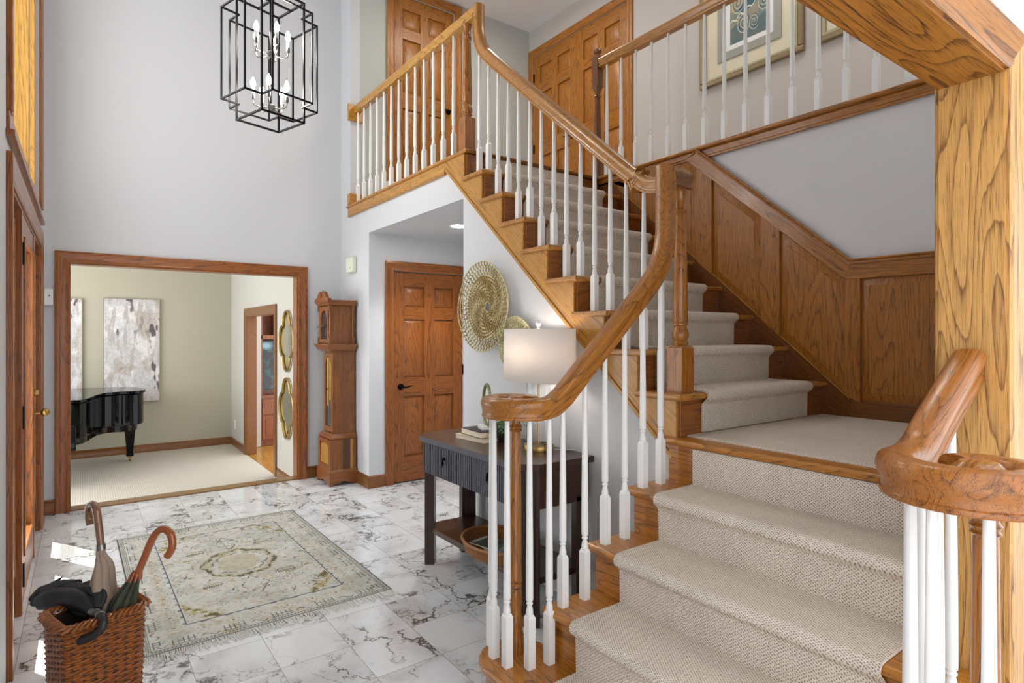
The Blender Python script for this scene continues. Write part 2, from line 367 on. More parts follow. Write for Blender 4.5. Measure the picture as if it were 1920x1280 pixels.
struct('wall_hall_side', MB().box(4.4, 4.5, 3.4, 5.2, 0, 2.37).box(XS+.1, 4.4, 3.495, 3.525, 0, 2.37), wallM)
struct('ceiling_hall', B(XS+.1, 4.4, 3.53, 5.2, 2.37, 2.6), wallM)
# stairwell and upper floor
struct('wall_stairwell', B(XW, XW+.1, .584, 3.48, 0, 2.62), plain('wall_paint_stairwell', (222, 221, 222), .75))
m = MB().box(XS+.002, 4.38, 3.50, 5.668, 2.621, Z2-.012).box(XW+.02, 4.5, -1.2, 3.5, 2.45, Z2-.012)
struct('floor_upper', m, ribM)
m = MB().box(4.39, 4.5, -1.2, 4.08, 2.4, CE).box(4.39, 4.5, 5.59, 5.8, 2.4, CE).box(4.39, 4.5, 4.08, 5.59, 4.75, CE)
struct('wall_upper_hall', m, hallM)
m = MB().box(XS+.1, 2.62, 5.67, 5.79, Z2-.02, CE).box(3.34, 4.39, 5.67, 5.79, Z2-.02, CE).box(2.62, 3.34, 5.67, 5.79, 4.98, CE)
struct('wall_upper_landing', m, sageM)
struct('upper_door_light_block', MB().box(4.46, 4.56, 3.9, 5.9, 2.4, CE).box(2.4, 3.6, 5.83, 5.93, 2.4, CE), hallM)  # unseen slabs added behind the upper doors to keep out stray sky light
struct('ceiling', MB().box(FD-.12, 4.5, .4, YP+.1, CE, CE+.1).box(XW, 4.5, -1.2, .4, CE, CE+.1), ceilM)
# wall with the wide cased opening the camera looks through
m = MB().box(1.82, XW, .456, .584, 0, CE).box(FD, 1.82, .456, .584, 2.077, CE)
struct('wall_front', m, wallM)
# unseen slabs added outside the front wall to block the sun
struct('sun_blocker', MB().box(-.88, FD-.12, 2.4, 7.4, 2.24, 2.30).box(-1.65, FD-.12, 1.5, 8.8, CE+.05, CE+.15), plain('sun_blocker_paint', (225, 222, 215), .8))
# piano room
ZP = -.31
struct('floor_piano_room', MB().box(-2.2, 1.93, YP+.12, 10.4, ZP-.1, ZP).box(-.5, 1.93, YP+.12, YP+.42, ZP, ZP/2), ribM)
struct('wall_piano_room_back', B(-2.2, 2.05, 10.25, 10.37, ZP, 2.8), beigeM)
m = MB().box(1.93, 2.05, YP+.12, 7.63, ZP, 2.8).box(1.93, 2.05, 9.15, 10.25, ZP, 2.8).box(1.93, 2.05, 7.63, 9.15, 1.69, 2.8)
struct('wall_piano_room_side', m, creamM)
struct('ceiling_piano_room', MB().box(-.8, 2.05, YP+.12, 10.3, 2.8, 2.9).box(-2.3, -.8, 7.3, 10.3, 2.8, 2.9), ceilM)  # second slab added to block a stray sun patch, gap lets sun through
struct('floor_family_room', B(1.93, 4.5, 6.3, 11.5, ZP-.12, ZP-.004), oakY)
struct('wall_family_room', MB().box(2.05, 4.5, 10.6, 10.7, ZP, 2.8).box(2.08, 2.252, 9.70, 9.8, ZP, 2.8), creamM)

# ---------------------------------------------------------------- trim: casings and baseboards
CP = [(0, 0), (.0, .012), (.012, .018), (.03, .014), (.062, .020), (.078, .024), (.092, .022), (.092, 0)]   # (across, out)
def casing_x(mb, x0, x1, z0, z1, y, out=-1, m=(0, 1), wd=.092):
    """legs and mitred head around an opening in a y=const wall"""
    k = wd/.092; P = [(a*k, b) for a, b in CP]; n = len(P)
    for side, xx, sg in ((0, x0, -1), (1, x1, 1)):
        vs = []
        for zt in (z0, None):
            for a, b in P: vs.append((xx+sg*a, y+out*b, z0 if zt is not None else z1+a))
        mb.add(vs, [(i, i+1, i+1+n, i+n) for i in range(n-1)]+[list(range(n))], m[0])
    vs = [(x0-a, y+out*b, z1+a) for a, b in P]+[(x1+a, y+out*b, z1+a) for a, b in P]
    mb.add(vs, [(i, i+1, i+1+n, i+n) for i in range(n-1)], m[1])
def casing_y(mb, y0, y1, z0, z1, x, out=-1, m=(0, 1), wd=.092, bottom=False):
    k = wd/.092; P = [(a*k, b) for a, b in CP]; n = len(P)
    for yy, sg in ((y0, -1), (y1, 1)):
        vs = [(x+out*b, yy+sg*a, z0-(a if bottom else 0)) for a, b in P]+[(x+out*b, yy+sg*a, z1+a) for a, b in P]
        mb.add(vs, [(i, i+1, i+1+n, i+n) for i in range(n-1)]+[list(range(n))], m[0])
    vs = [(x+out*b, y0-a, z1+a) for a, b in P]+[(x+out*b, y1+a, z1+a) for a, b in P]
    mb.add(vs, [(i, i+1, i+1+n, i+n) for i in range(n-1)], m[1])
    if bottom:
        vs = [(x+out*b, y0-a, z0-a) for a, b in P]+[(x+out*b, y1+a, z0-a) for a, b in P]
        mb.add(vs, [(i, i+1, i+1+n, i+n) for i in range(n-1)], m[1])
# piano room opening
m = MB(); casing_x(m, -.08, 1.715, 0, 2.0, YP); m.box(-.08, -.072, YP-.006, YP+.125, 0, 2.0, 0).box(1.707, 1.715, YP-.006, YP+.125, 0, 2.0, 0).box(-.072, 1.707, YP-.006, YP+.125, 1.992, 2.0, 1)
struct('trim_2', m, [redZ, redX])
struct('trim_3', B(-.08, 1.715, YP+.0, YP+.14, -.03, .012), oak('threshold_oak', (150, 108, 60), (100, 66, 32), 'X'), bevel=.004)
# big foreground opening: jamb, head, casings
m = MB().box(1.80, 1.82, .452, .588, 0, 2.057, 0).box(FD, 1.82, .452, .588, 2.057, 2.077, 1)
casing_x(m, -.1, 1.806, 0, 2.063, .456, -1, wd=.10); casing_x(m, -.1, 1.806, 0, 2.063, .584, 1)
struct('trim_4', m, [bigZ, bigX])
# hall closet door casing, hall baseboards
m = MB(); casing_x(m, 2.40, 3.17, 0, 2.03, 5.2); struct('trim_5', m, [redZ, redX])
BP = [(0, 0), (.014, 0), (.014, .085), (.010, .092), (.012, .100), (.004, .112), (0, .115)]   # out, up
def base_path(mb, pts, z, outs, m=0, k=1.0):
    """baseboard along a polyline; outs = outward normal for each segment end"""
    n = len(BP); vs = [(p[0]+o[0]*a*k, p[1]+o[1]*a*k, z+b*k) for p, o in zip(pts, outs) for a, b in BP]
    mb.add(vs, [(i*n+j, i*n+j+1, (i+1)*n+j+1, (i+1)*n+j) for i in range(len(pts)-1) for j in range(n-1)], m)
    mb.add(vs[:n], [list(range(n))], m); mb.add(vs[-n:], [list(range(n))], m)
hb = oak('baseboard_oak', (136, 82, 38), (78, 42, 18), 'Y'); hbx = oak('baseboard_oak_x', (136, 82, 38), (78, 42, 18), 'X')
m = MB(); base_path(m, [(XS, YP), (XS, 5.2)], 0, [(-1, -1), (-1, -1)], 0); base_path(m, [(XS, 5.2), (2.31, 5.2)], 0, [(-1, -1), (0, -1)], 1); base_path(m, [(1.81, YP), (XS, YP)], 0, [(0, -1), (-1, -1)], 1)
struct('baseboard_back', m, [hb, hbx])
m = MB(); base_path(m, [(FD, 5.6), (FD, YP)], 0, [(1, 0), (1, -1)], 0); base_path(m, [(FD, YP), (-.175, YP)], 0, [(1, -1), (0, -1)], 1); base_path(m, [(FD, .6), (FD, 2.7)], 0, [(1, 0), (1, 0)], 0)
struct('baseboard_left', m, [redY, redX])
m = MB(); base_path(m, [(-2.2, 10.25), (1.93, 10.25)], ZP, [(0, -1), (-1, -1)], 1); base_path(m, [(1.93, 10.25), (1.93, 9.26)], ZP, [(-1, -1), (-1, 0)], 0); base_path(m, [(1.93, 7.50), (1.93, YP+.12)], ZP, [(-1, 0), (-1, 0)], 0)
struct('baseboard_piano_room', m, [hb, hbx])
m = MB(); casing_y(m, 7.63, 9.15, ZP, 1.69, 1.93, wd=.11); m.box(1.925, 2.06, 9.142, 9.15, ZP, 1.69, 0).box(1.925, 2.06, 7.63, 7.638, ZP, 1.69, 0).box(1.925, 2.06, 7.638, 9.142, 1.682, 1.69, 1)
struct('trim_6', m, [hb, hb])
# upstairs casings
m = MB(); casing_x(m, 2.62, 3.34, 3.0, 4.98, 5.67, wd=.088, m=(0, 1)); struct('trim_7', m, [panZ, panX])
struct('trim_8', B(2.53, 3.44, 5.62, 5.668, Z2-.01, 2.995), trimW)
m = MB(); casing_y(m, 4.08, 5.585, Z2, 4.75, 4.39, m=(0, 1), wd=.08); struct('trim_9', m, [panZ, panY])
# carpeted strip of the radiator cover under the console (painted baseboard heater)
m = MB(); m.prism([(0, .02), (-.055, .02), (-.055, .16), (-.02, .20), (0, .20)], 'Y', 1.72, 3.50)
m.v = [(x+XS, y, z) for x, y, z in m.v]
for k in range(9): m.box(XS-.059, XS-.054, 1.76, 3.46, .035+k*.0135, .041+k*.0135)
bh = m.build('baseboard_heater', plain('heater_enamel', (214, 216, 212), .4), label='low white louvred baseboard heater along the wall under the console table', cat='heater')

# ---------------------------------------------------------------- doors
def six_panel(mb, T, W, H, mv=0, mh=1, d=.0):
    """T(u, out, z): leaf of width W, height H with three rows of raised panels"""
    def bx(u0, u1, o0, o1, z0, z1, m):
        vs = [T(u, o, z) for z in (z0, z1) for o in (o0, o1) for u in (u0, u1)]
        mb.add(vs, [(0,2,3,1), (4,5,7,6), (0,1,5,4), (2,6,7,3), (0,4,6,2), (1,3,7,5)], m)
    st = .107*W/.76; ml = .105*W/.76; pw = (W-2*st-ml)/2; k = H/2.03
    rows = [(.235*k, .825*k), (1.0*k, 1.575*k), (1.69*k, 1.895*k)]
    bx(0, W, -.040, -.020, 0, H, mv)
    for u0 in (0, st+pw, W-st): bx(u0, u0+(st if u0 != st+pw else ml), -.03, 0, 0, H, mv)
    for uu in (st, st+pw+ml):
        z = 0
        for a, b in rows+[(H, H)]: bx(uu, uu+pw, -.03, -.0005, z, a, mh); z = b
        for a, b in rows:
            u0, u1 = uu+.009, uu+pw-.009; a += .009; b -= .009; e = .030
            o0, o1 = -.0185, -.003
            vs = [T(*p) for p in ((u0, o0, a), (u1, o0, a), (u1, o0, b), (u0, o0, b), (u0+e, o1, a+e), (u1-e, o1, a+e), (u1-e, o1, b-e), (u0+e, o1, b-e))]
            mb.add(vs, [(4,5,6,7), (0,1,5,4), (1,2,6,5), (2,3,7,6), (3,0,4,7)], mv)
def lever(parent, c, du, out, flip=1):
    """round rose with a curved lever; du = unit vector along the leaf, out = outward normal"""
    c = Vector(c); du = Vector(du)*flip; out = Vector(out); mb = MB()
    side = du; upv = Vector((0, 0, 1))
    mb.tube([c, c+out*.012], [.031, .028], 16); mb.tube([c+out*.01, c+out*.05], .011, 10)
    pts = [c+out*.048+du*t+upv*(-.006*math.sin(t*50)) for t in [i*.013 for i in range(9)]]
    mb.tube(pts, [.011, .010, .009, .008, .0075, .007, .0065, .006, .005], 8)
    return mb.build('door_handle', blackM, parent)
def hinge(parent, b): return B(*b).build('hinge', blackM, parent)
def door(name, p, T, W, H, mats, label=None):
    e = thing(name, None, None, p, kind='structure'); mb = MB(); six_panel(mb, T, W, H); mb.build('door_leaf', mats, e, bevel=.0015); return e
d = door('door_1', (2.785, 5.2, 0), lambda u, o, z: (2.403+u, 5.212-o, z+.012), .764, 2.012, [redZ, redX])
lever(d, (2.475, 5.212, .925), (1, 0, 0), (0, -1, 0)); hinge(d, (3.158, 3.172, 5.19, 5.212, 1.66, 1.76)); hinge(d, (3.158, 3.172, 5.19, 5.212, 1.02, 1.12)); hinge(d, (3.158, 3.172, 5.19, 5.212, .18, .28))
d = door('door_2', (2.98, 5.67, 3.0), lambda u, o, z: (2.622+u, 5.685-o, 3.0+z), .716, 1.975, [panZ, panX])
lever(d, (3.27, 5.685, 3.88), (-1, 0, 0), (0, -1, 0)); hinge(d, (2.61, 2.625, 5.66, 5.684, 4.6, 4.7))
d = door('door_3', (4.4, 5.2, Z2), lambda u, o, z: (4.40-o, 5.583-u, Z2+.01+z), .749, 2.035, [panZ, panY])
lever(d, (4.40, 4.90, 3.63), (0, 1, 0), (-1, 0, 0)); [hinge(d, (4.385, 4.402, 5.575, 5.592, z, z+.1)) for z in (4.45, 3.6)]
d = door('door_4', (4.4, 4.45, Z2), lambda u, o, z: (4.40-o, 4.831-u, Z2+.01+z), .749, 2.035, [panZ, panY])
lever(d, (4.40, 4.765, 3.63), (0, -1, 0), (-1, 0, 0)); [hinge(d, (4.385, 4.402, 4.075, 4.09, z, z+.1)) for z in (4.45, 3.6)]

# front entrance: casing, sidelights, glazed door, transom window
m = MB(); casing_y(m, 3.27, 5.5, 0, 2.07, FD, out=1, wd=.105)
m.box(FD-.12, FD+.004, 3.27, 3.29, 0, 2.07, 0).box(FD-.12, FD+.004, 5.48, 5.5, 0, 2.07, 0).box(FD-.12, FD+.004, 3.27, 5.5, 2.055, 2.07, 1)
for y in (3.90, 4.855): m.box(FD-.11, FD+.006, y-.03, y+.03, 0, 2.06, 0)
struct('sun_blocker0', m, [redZ, redY], bevel=.002)
def glazed(name, y0, y1, z0, z1, x, kick=.22, st=.10, kind='structure', mull=0, mats=None):
    e = thing(name, None, None, (x, (y0+y1)/2, z0), kind=kind); mt = mats or [redZ, redY]; t = .022
    mb = MB().box(x-t, x+t, y0, y0+st, z0, z1, 0).box(x-t, x+t, y1-st, y1, z0, z1, 0).box(x-t, x+t, y0+st, y1-st, z0, z0+kick, 1).box(x-t, x+t, y0+st, y1-st, z1-st, z1, 1)
    a, b, c, d_ = y0+st, y1-st, z0+kick, z1-st
    for q in (1, -1):
        mb.box(x+q*t-.004, x+q*t+.008, a-.012, a+.012, c, d_, 0).box(x+q*t-.004, x+q*t+.008, b-.012, b+.012, c, d_, 0).box(x+q*t-.004, x+q*t+.008, a, b, c-.012, c+.012, 1).box(x+q*t-.004, x+q*t+.008, a, b, d_-.012, d_+.012, 1)
    for k in range(mull):
        y = a+(b-a)*(k+1)/(mull+1); mb.box(x-.012, x+.012, y-.012, y+.012, c, d_, 0)
    mb.build('frame', mt, e, bevel=.002); B(x-.004, x+.004, a, b, c, d_).build('glass_pane', glassM, e)
    return e
glazed('window_1', 3.29, 3.87, .02, 2.05, FD-.045, st=.07)
glazed('window_2', 4.885, 5.48, .02, 2.05, FD-.045, st=.07)
d = glazed('door_5', 3.935, 4.825, .02, 2.05, FD-.02, kick=.24, st=.12)
for z in (.13, .94, 1.78): hinge(d, (FD+.0, FD+.014, 3.915, 3.945, z, z+.115))
k = MB(); c = Vector((FD+.002, 4.765, .93)); k.tube([c, c+Vector((.012, 0, 0))], .028, 14); k.tube([c, c+Vector((.045, 0, 0))], .009, 8)
k.lathe([(0, -.024), (.014, -.021), (.024, -.010), (.026, 0), (.024, .010), (.014, .021), (0, .024)], tuple(c+Vector((.062, 0, 0))), 14); k.build('door_knob', brassM, d)
k = MB(); c = Vector((FD+.002, 4.765, 1.06)); k.tube([c, c+Vector((.014, 0, 0))], .024, 14).box(c.x+.012, c.x+.03, c.y-.004, c.y+.004, c.z-.014, c.z+.014); k.build('thumb_turn', brassM, d)
m = MB(); casing_y(m, 3.27, 5.5, 2.345, 4.94, FD, out=1, wd=.10, bottom=False); m.box(FD-.02, FD+.030, 3.15, 5.62, 2.235, 2.262, 1).box(FD-.12, FD+.012, 3.17, 5.60, 2.262, 2.345, 1)
struct('sun_blocker1', m, [redZ, redY], bevel=.003)
glazed('window_3', 3.27, 5.5, 2.345, 4.94, FD-.05, kick=.09, st=.09, mull=0, mats=[oak('window_oak', (200, 146, 72), (150, 96, 40), 'Z'), redY])

struct('sun_blocker6', MB().box(FD-.115, FD-.004, 4.55, 4.62, 2.345, 4.94, 0).box(FD-.06, FD-.008, 3.27, 3.66, 2.345, 4.94, 1), [MATS['window_oak'], redZ], bevel=.003)

# ================================================================ STAIRCASE
def nosing(k): return 1.195+RUN*(k-1)          # lower flight, x of the nosing of tread k
def nosu(k): return 1.645+RUN*(k-6)            # upper flight, y of the nosing of tread k
YB = 1.705; YR = .52                            # baluster lines of the lower flight
XB = 2.205                                      # baluster line of the upper flight
def nose_prof(x0, x1, zt, th=.03):
    """tread section with a rounded nosing at x0 (towards -)"""
    r = th/2; pts = [(x1, zt-th), (x1, zt)]
    return pts+[(x0+r+r*math.cos(a), zt-r+r*math.sin(a)) for a in [PI/2+i*PI/8 for i in range(9)]]
st = thing('staircase', 'lower oak stair flight with rounded starting step rising to the landing', 'staircase', (1.6, 1.1, 0))
# starting step with two bullnose ends
def bull(r, x0, x1, yl, yr):
    """outline: left scroll centre (1.36,1.80), right scroll centre (1.36,.41)"""
    pts = []
    for a in range(0, 181, 15): pts.append((1.345+r*math.cos(math.radians(a)), 1.80+(r+.015)*math.sin(math.radians(a))))
    pts[0] = (x1, 1.80); pts = [(x1, YB-.02)]+pts
    for a in range(180, 361, 15): pts.append((1.345+r*math.cos(math.radians(a)), .41+(r+.015)*math.sin(math.radians(a))))
    pts[-1] = (x1, .41); pts.append((x1, .55)); return pts
MB().prism(bull(.15, 0, 1.485, 0, 0), 'Z', R_-.03, R_).build('starting_tread', [oak('tread_oak', (188, 120, 50), (100, 54, 16), 'Y')], st, bevel=.012)
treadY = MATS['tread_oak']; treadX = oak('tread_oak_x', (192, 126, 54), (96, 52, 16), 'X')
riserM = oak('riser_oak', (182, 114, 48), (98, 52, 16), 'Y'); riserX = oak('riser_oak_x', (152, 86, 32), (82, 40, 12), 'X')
MB().prism(bull(.122, 0, 1.485, 0, 0), 'Z', 0, R_-.03).build('starting_riser', riserM, st)
for k in range(2, 5):
    x = nosing(k); ye = .47 if k < 4 else .586
    if k == 3: MB().prism(nose_prof(x, x+RUN+.035, k*R_), 'Y', .588, 1.755).prism(nose_prof(x, 1.796, k*R_), 'Y', .47, .588).build('tread', treadY, st)
    else: MB().prism(nose_prof(x, x+RUN+.035, k*R_), 'Y', ye+.002, 1.755).build('tread', treadY, st)
    MB().box(x+.03, x+.05, max(ye, .49), 1.725, (k-1)*R_, k*R_-.03).build('riser', riserM, st)
x = nosing(5); MB().box(x+.03, x+.05, .586, 1.725, 4*R_, 5*R_-.03).build('riser', riserM, st)
pts = [(1.25, 0), (2.14, 0), (2.14, 5*R_-.04)]
for k in range(5, 1, -1): pts += [(nosing(k)+.045, 5*R_-.04 if k == 5 else k*R_-.03), (nosing(k)+.045, (k-1)*R_-.03)]
MB().prism(pts, 'Y', 1.70, 1.722).build('stringer', treadX, st); 
pts2 = [(1.25, 0), (1.795, 0), (1.795, 3*R_-.03), (nosing(3)+.045, 3*R_-.03), (nosing(3)+.045, 2*R_-.03), (nosing(2)+.045, 2*R_-.03), (nosing(2)+.045, R_-.03), (1.25, R_-.03)]
MB().prism(pts2, 'Y', .50, .515).build('stringer', treadX, st)
# landing
ld = thing('stair_landing', 'square carpeted landing with oak nosing where the stairs turn', 'landing', (2.76, 1.15, 5*R_-.2))
MB().prism(nose_prof(nosing(5), 2.30, 5*R_), 'Y', .586, 1.765).build('landing_nosing', treadY, ld)
MB().box(2.15, XW, .586, 1.70, 5*R_-.2, 5*R_-.015).build('platform', riserM, ld)
MB().box(2.192, XW-.002, .588, 1.70, 5*R_-.014, 5*R_+.008).build('landing_carpet', carpM, ld, bevel=.006)
# upper flight
up = thing('staircase', 'upper oak stair flight rising from the landing along the panelled wall', 'staircase', (2.78, 2.6, 5*R_))
for k in range(6, 15):
    y = nosu(k); ye = y+RUN+.035 if k < 14 else y+.04
    pr = nose_prof(y, ye, k*R_)
    MB().prism(pr, 'X', 2.12, XW-.02).build('tread', treadX, up)
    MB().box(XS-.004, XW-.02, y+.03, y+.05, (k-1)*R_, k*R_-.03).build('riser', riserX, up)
    if k < 14:      # return nosing at the open end
        MB().sweep([(.011*math.cos(a), .015*math.sin(a)) for a in [i*PI/4 for i in range(8)]], [(2.122, y+.008, k*R_-.015), (2.122, y+RUN+.045, k*R_-.015)], (1, 0, 0)).build('return_nosing', MATS['rail_oak_grain_y'], up)
pts = [(1.70, zs(1.70)), (3.76, zs(3.76)), (3.76, zs(3.76)+.0)]
saw = [(nosu(6)+.045, 5*R_-.03), (nosu(6)+.045, 6*R_-.03)]
for k in range(7, 15): saw += [(nosu(k)+.045, (k-1)*R_-.03), (nosu(k)+.045, k*R_-.03)]
poly = [(nosu(6)+.045, zs(1.70)), (1.70, zs(1.70))]+[(3.76, zs(3.76))]+[(3.76, 14*R_-.03)]+saw[::-1]
MB().prism(poly, 'X', XS-.018, XS-.001).build('stringer', oakS, up)
# small cove strip under the stringer's lower edge
MB().sweep([(-.006, -.009), (.006, -.009), (.006, .009), (-.006, .009)], [(XS-.02, 1.71, zs(1.71)+.006), (XS-.02, 3.74, zs(3.74)+.006)], (1, 0, 0), sm=False).build('stringer_moulding', oakS, up)
# wall stringer of the upper flight
zt = lambda y: 1.066+.866*(y-1.518)
poly = [(1.524, 5*R_), (1.524, 1.065), (3.41, zt(3.41)), (3.48, 14*R_-.03), (3.48, 2.4), (1.74, 5*R_)]
MB().prism(poly, 'X', XW-.022, XW-.001).build('wall_stringer', [oak('wall_stringer_oak', (128, 72, 26), (78, 38, 12), 'Y', rot=(-SL, 0, 0))], up)
MB().sweep([(-.006, -.006), (.006, -.006), (.002, .006), (-.006, .006)], [(XW-.016, 1.524, 1.068), (XW-.016, 3.41, zt(3.41)+.003)], (1, 0, 0), sm=False).build('stringer_cap', oakS, up)

# carpet runners ------------------------------------------------------------
def runner(ks, nose, riser_off, foot, up_axis):
    """outer profile (run, z) of a waterfall runner over treads ks; returns outer and inner outlines"""
    out = []
    for k in ks:
        n = nose(k); zt = k*R_; r = .026; zb = (k-1)*R_+.012
        out.append((n+riser_off-.010, zb)); out.append((n+riser_off-.012, zt-.055))
        cx, cz = n+.012, zt-.016
        for i in range(9):
            a = -PI*.62-i*(PI*.88/8); out.append((cx+r*math.cos(a), cz+r*math.sin(a)))
        out.append((n+.05, zt+.011))
    return out
def runner_mesh(ks, nose, axis, a, b, endrun):
    o = runner(ks, nose, .03, 0, None); n = nose(ks[-1]); o.append((endrun, ks[-1]*R_+.011))
    mb = MB(); N = len(o); rng = random.Random(3)
    inn = []
    for i in range(N):
        p = Vector(o[max(i-1, 0)]); q = Vector(o[min(i+1, N-1)]); t = (q-p).normalized(); nr = Vector((t.y, -t.x)); inn.append((o[i][0]+nr.x*.009, o[i][1]+nr.y*.009))
    P = (lambda u, z, s: (u, s, z)) if axis == 'X' else (lambda u, z, s: (s, u, z))
    vs = [P(u, z, a) for u, z in o]+[P(u, z, b) for u, z in o]+[P(u, z, a) for u, z in inn]+[P(u, z, b) for u, z in inn]
    for i in range(N-1):
        mb.f.append([i, i+1, N+i+1, N+i]); mb.f.append([2*N+i, 3*N+i, 3*N+i+1, 2*N+i+1]); mb.f.append([i, 2*N+i, 2*N+i+1, i+1]); mb.f.append([N+i, N+i+1, 3*N+i+1, 3*N+i])
    mb.v = vs; mb.m = [0]*len(mb.f); mb.s = [True, False, False, False]*(N-1); return mb
# lower runner: treads 1..4, then the riser below the landing
mb = runner_mesh([1, 2, 3, 4], nosing, 'X', .66, 1.585, nosing(5)+.02)
mb.box(nosing(5)+.014, nosing(5)+.028, .60, 1.585, 4*R_+.005, 5*R_-.032)
mb.build('stair_runner', carpM, label='beige loop carpet runner on the lower flight below the landing', cat='stair carpet')
mb = runner_mesh(list(range(6, 14)), nosu, 'Y', 2.29, 3.215, nosu(14)+.02)
mb.box(2.29, 3.215, nosu(14)+.014, nosu(14)+.028, 13*R_+.005, 14*R_-.032)
mb.build('stair_runner', carpU, label='beige carpet runner on the upper flight beside the panelled wall', cat='stair carpet')

# fascia and nosing of the upper landing -----------------------------------
m = MB().box(XS-.02, XS-.001, 3.76, 5.685, 2.585, Z2-.03, 0); m.prism(nose_prof(2.118, 2.30, Z2), 'Y', 3.46, 5.70, 1).box(XS-.024, XS-.018, 3.76, 5.685, 2.588, 2.600, 1)
m.box(2.118, 2.26, 5.60, 5.668, Z2, Z2+.105, 0)
struct('sun_blocker2', m, [oakY, railY], bevel=.002)
m = MB().prism(nose_prof(3.372, 3.55, Z2), 'Y', -.5, 3.52, 1).box(XW-.022, XW-.001, .586, 3.48, 2.625, Z2-.03, 0)
m.sweep([(-.010, -.010), (.008, -.010), (.008, .010), (0, .012), (-.010, .004)], [(XW-.02, .59, 2.622), (XW-.02, 2.46, 2.622)], (1, 0, 0), 1, sm=False)
struct('sun_blocker3', m, [panY, panY], bevel=.002)
struct('sun_blocker4', MB().prism(nose_prof(nosu(14), 3.60, Z2), 'X', 2.15, 3.40), panX)

# ---------------------------------------------------------------- stairwell panelling
pn = thing('sun_blocker5', None, None, (XW, 1.8, 5*R_), kind='structure')
capz = lambda y: 1.82+.858*(y-1.514) if y > 1.514 else 1.82
x0 = XW-.032
MB().prism([(.586, 5*R_), (1.524, 5*R_), (1.524, 1.066), (.586, 1.066)], 'X', XW-.022, XW-.001).build('bottom_rail', oak('base_rail_oak', (130, 74, 28), (80, 42, 14), 'Y'), pn, bevel=.002)
# flat field behind the panels
fld = MB(); fld.prism([(.586, 1.06), (1.524, 1.06), (3.40, zt(3.40)), (3.40, 2.66), (2.50, 2.645), (1.524, 1.80), (.586, 1.80)], 'X', XW-.010, XW-.001); fld.build('backing', panZ, pn)
MB().prism([(.586, 1.726), (1.546, 1.726), (1.514, 1.82), (.586, 1.82)], 'X', x0, XW-.001).build('top_rail', panY, pn, bevel=.002)
cz2 = lambda y: 1.726+.858*(y-1.546)
MB().prism([(1.546, 1.726), (1.514, 1.82), (2.50, capz(2.50)), (2.608, 2.637)], 'X', x0, XW-.001).build('top_rail', panS, pn, bevel=.002)
MB().prism([(2.608, 2.637), (3.46, 2.637), (3.46, 2.670), (2.52, 2.670)], 'X', x0+.001, XW-.001).build('top_rail', panY, pn, bevel=.002)
def stile(y0, y1, zb, zt_): MB().prism([(y0, zb(y0)), (y1, zb(y1)), (y1, zt_(y1)), (y0, zt_(y0))], 'X', x0+.002, XW-.001).build('stile', panZ, pn, bevel=.0015)
skb = lambda y: 1.055 if y < 1.524 else zt(y)-.006
topf = lambda y: 1.728 if y < 1.546 else min(cz2(y)+.002, 2.638)
for y0, y1 in ((1.468, 1.547), (1.923, 2.046), (2.397, 2.521), (2.872, 3.0)): stile(y0, y1, skb, topf)
stile(1.0, 1.105, skb, topf)
def raised(poly, inset=.045):
    """raised panel from a convex outline in (y,z)"""
    n = len(poly); c = Vector((sum(p[0] for p in poly)/n, sum(p[1] for p in poly)/n)); A = [Vector(p) for p in poly]
    def off(d):
        out = []
        for i in range(n):
            p, q, r = A[i-1], A[i], A[(i+1) % n]; e1 = (q-p).normalized(); e2 = (r-q).normalized()
            n1 = Vector((-e1.y, e1.x)); n2 = Vector((-e2.y, e2.x))
            if n1.dot(c-q) < 0: n1 = -n1
            if n2.dot(c-q) < 0: n2 = -n2
            b = (n1+n2); b = b/max(1e-6, (1+n1.dot(n2))); out.append(q+b*d)
        return out
    a, b, b2 = off(.006), off(inset), off(inset-.005)
    o1, o2, o3 = XW-.0125, XW-.022, XW-.027
    vs = [(o1, p.x, p.y) for p in a]+[(o2, p.x, p.y) for p in b2]+[(o3, p.x, p.y) for p in b]
    fs = [(i, (i+1) % n, (i+1) % n+n, i+n) for i in range(n)]+[(i+n, (i+1) % n+n, (i+1) % n+2*n, i+2*n) for i in range(n)]+[list(range(2*n, 3*n))]
    MB().add(vs, fs).build('panel', panZ, pn)
zb = lambda y: zt(y)
raised([(1.105, 1.066), (1.468, 1.066), (1.468, 1.726), (1.105, 1.726)])
raised([(.60, 1.066), (1.0, 1.066), (1.0, 1.726), (.60, 1.726)])
raised([(1.546, zb(1.546)), (1.923, zb(1.923)), (1.923, cz2(1.923)), (1.546, cz2(1.546))])
raised([(2.046, zb(2.046)), (2.397, zb(2.397)), (2.397, cz2(2.397)), (2.046, cz2(2.046))])
raised([(2.521, zb(2.521)), (2.872, zb(2.872)), (2.872, 2.637), (2.608, 2.637), (2.521, cz2(2.521))])
m = MB(); prf = [(-.012, -.014), (.006, -.014), (.006, .012), (-.020, .012), (-.022, .004), (-.014, -.002)]
m.sweep(prf, [(x0-.0, .59, 1.82), (x0-.0, 1.514, 1.82), (x0-.0, 2.51, capz(2.51))], (1, 0, 0), sm=False); m.build('cap_moulding', panY, pn)

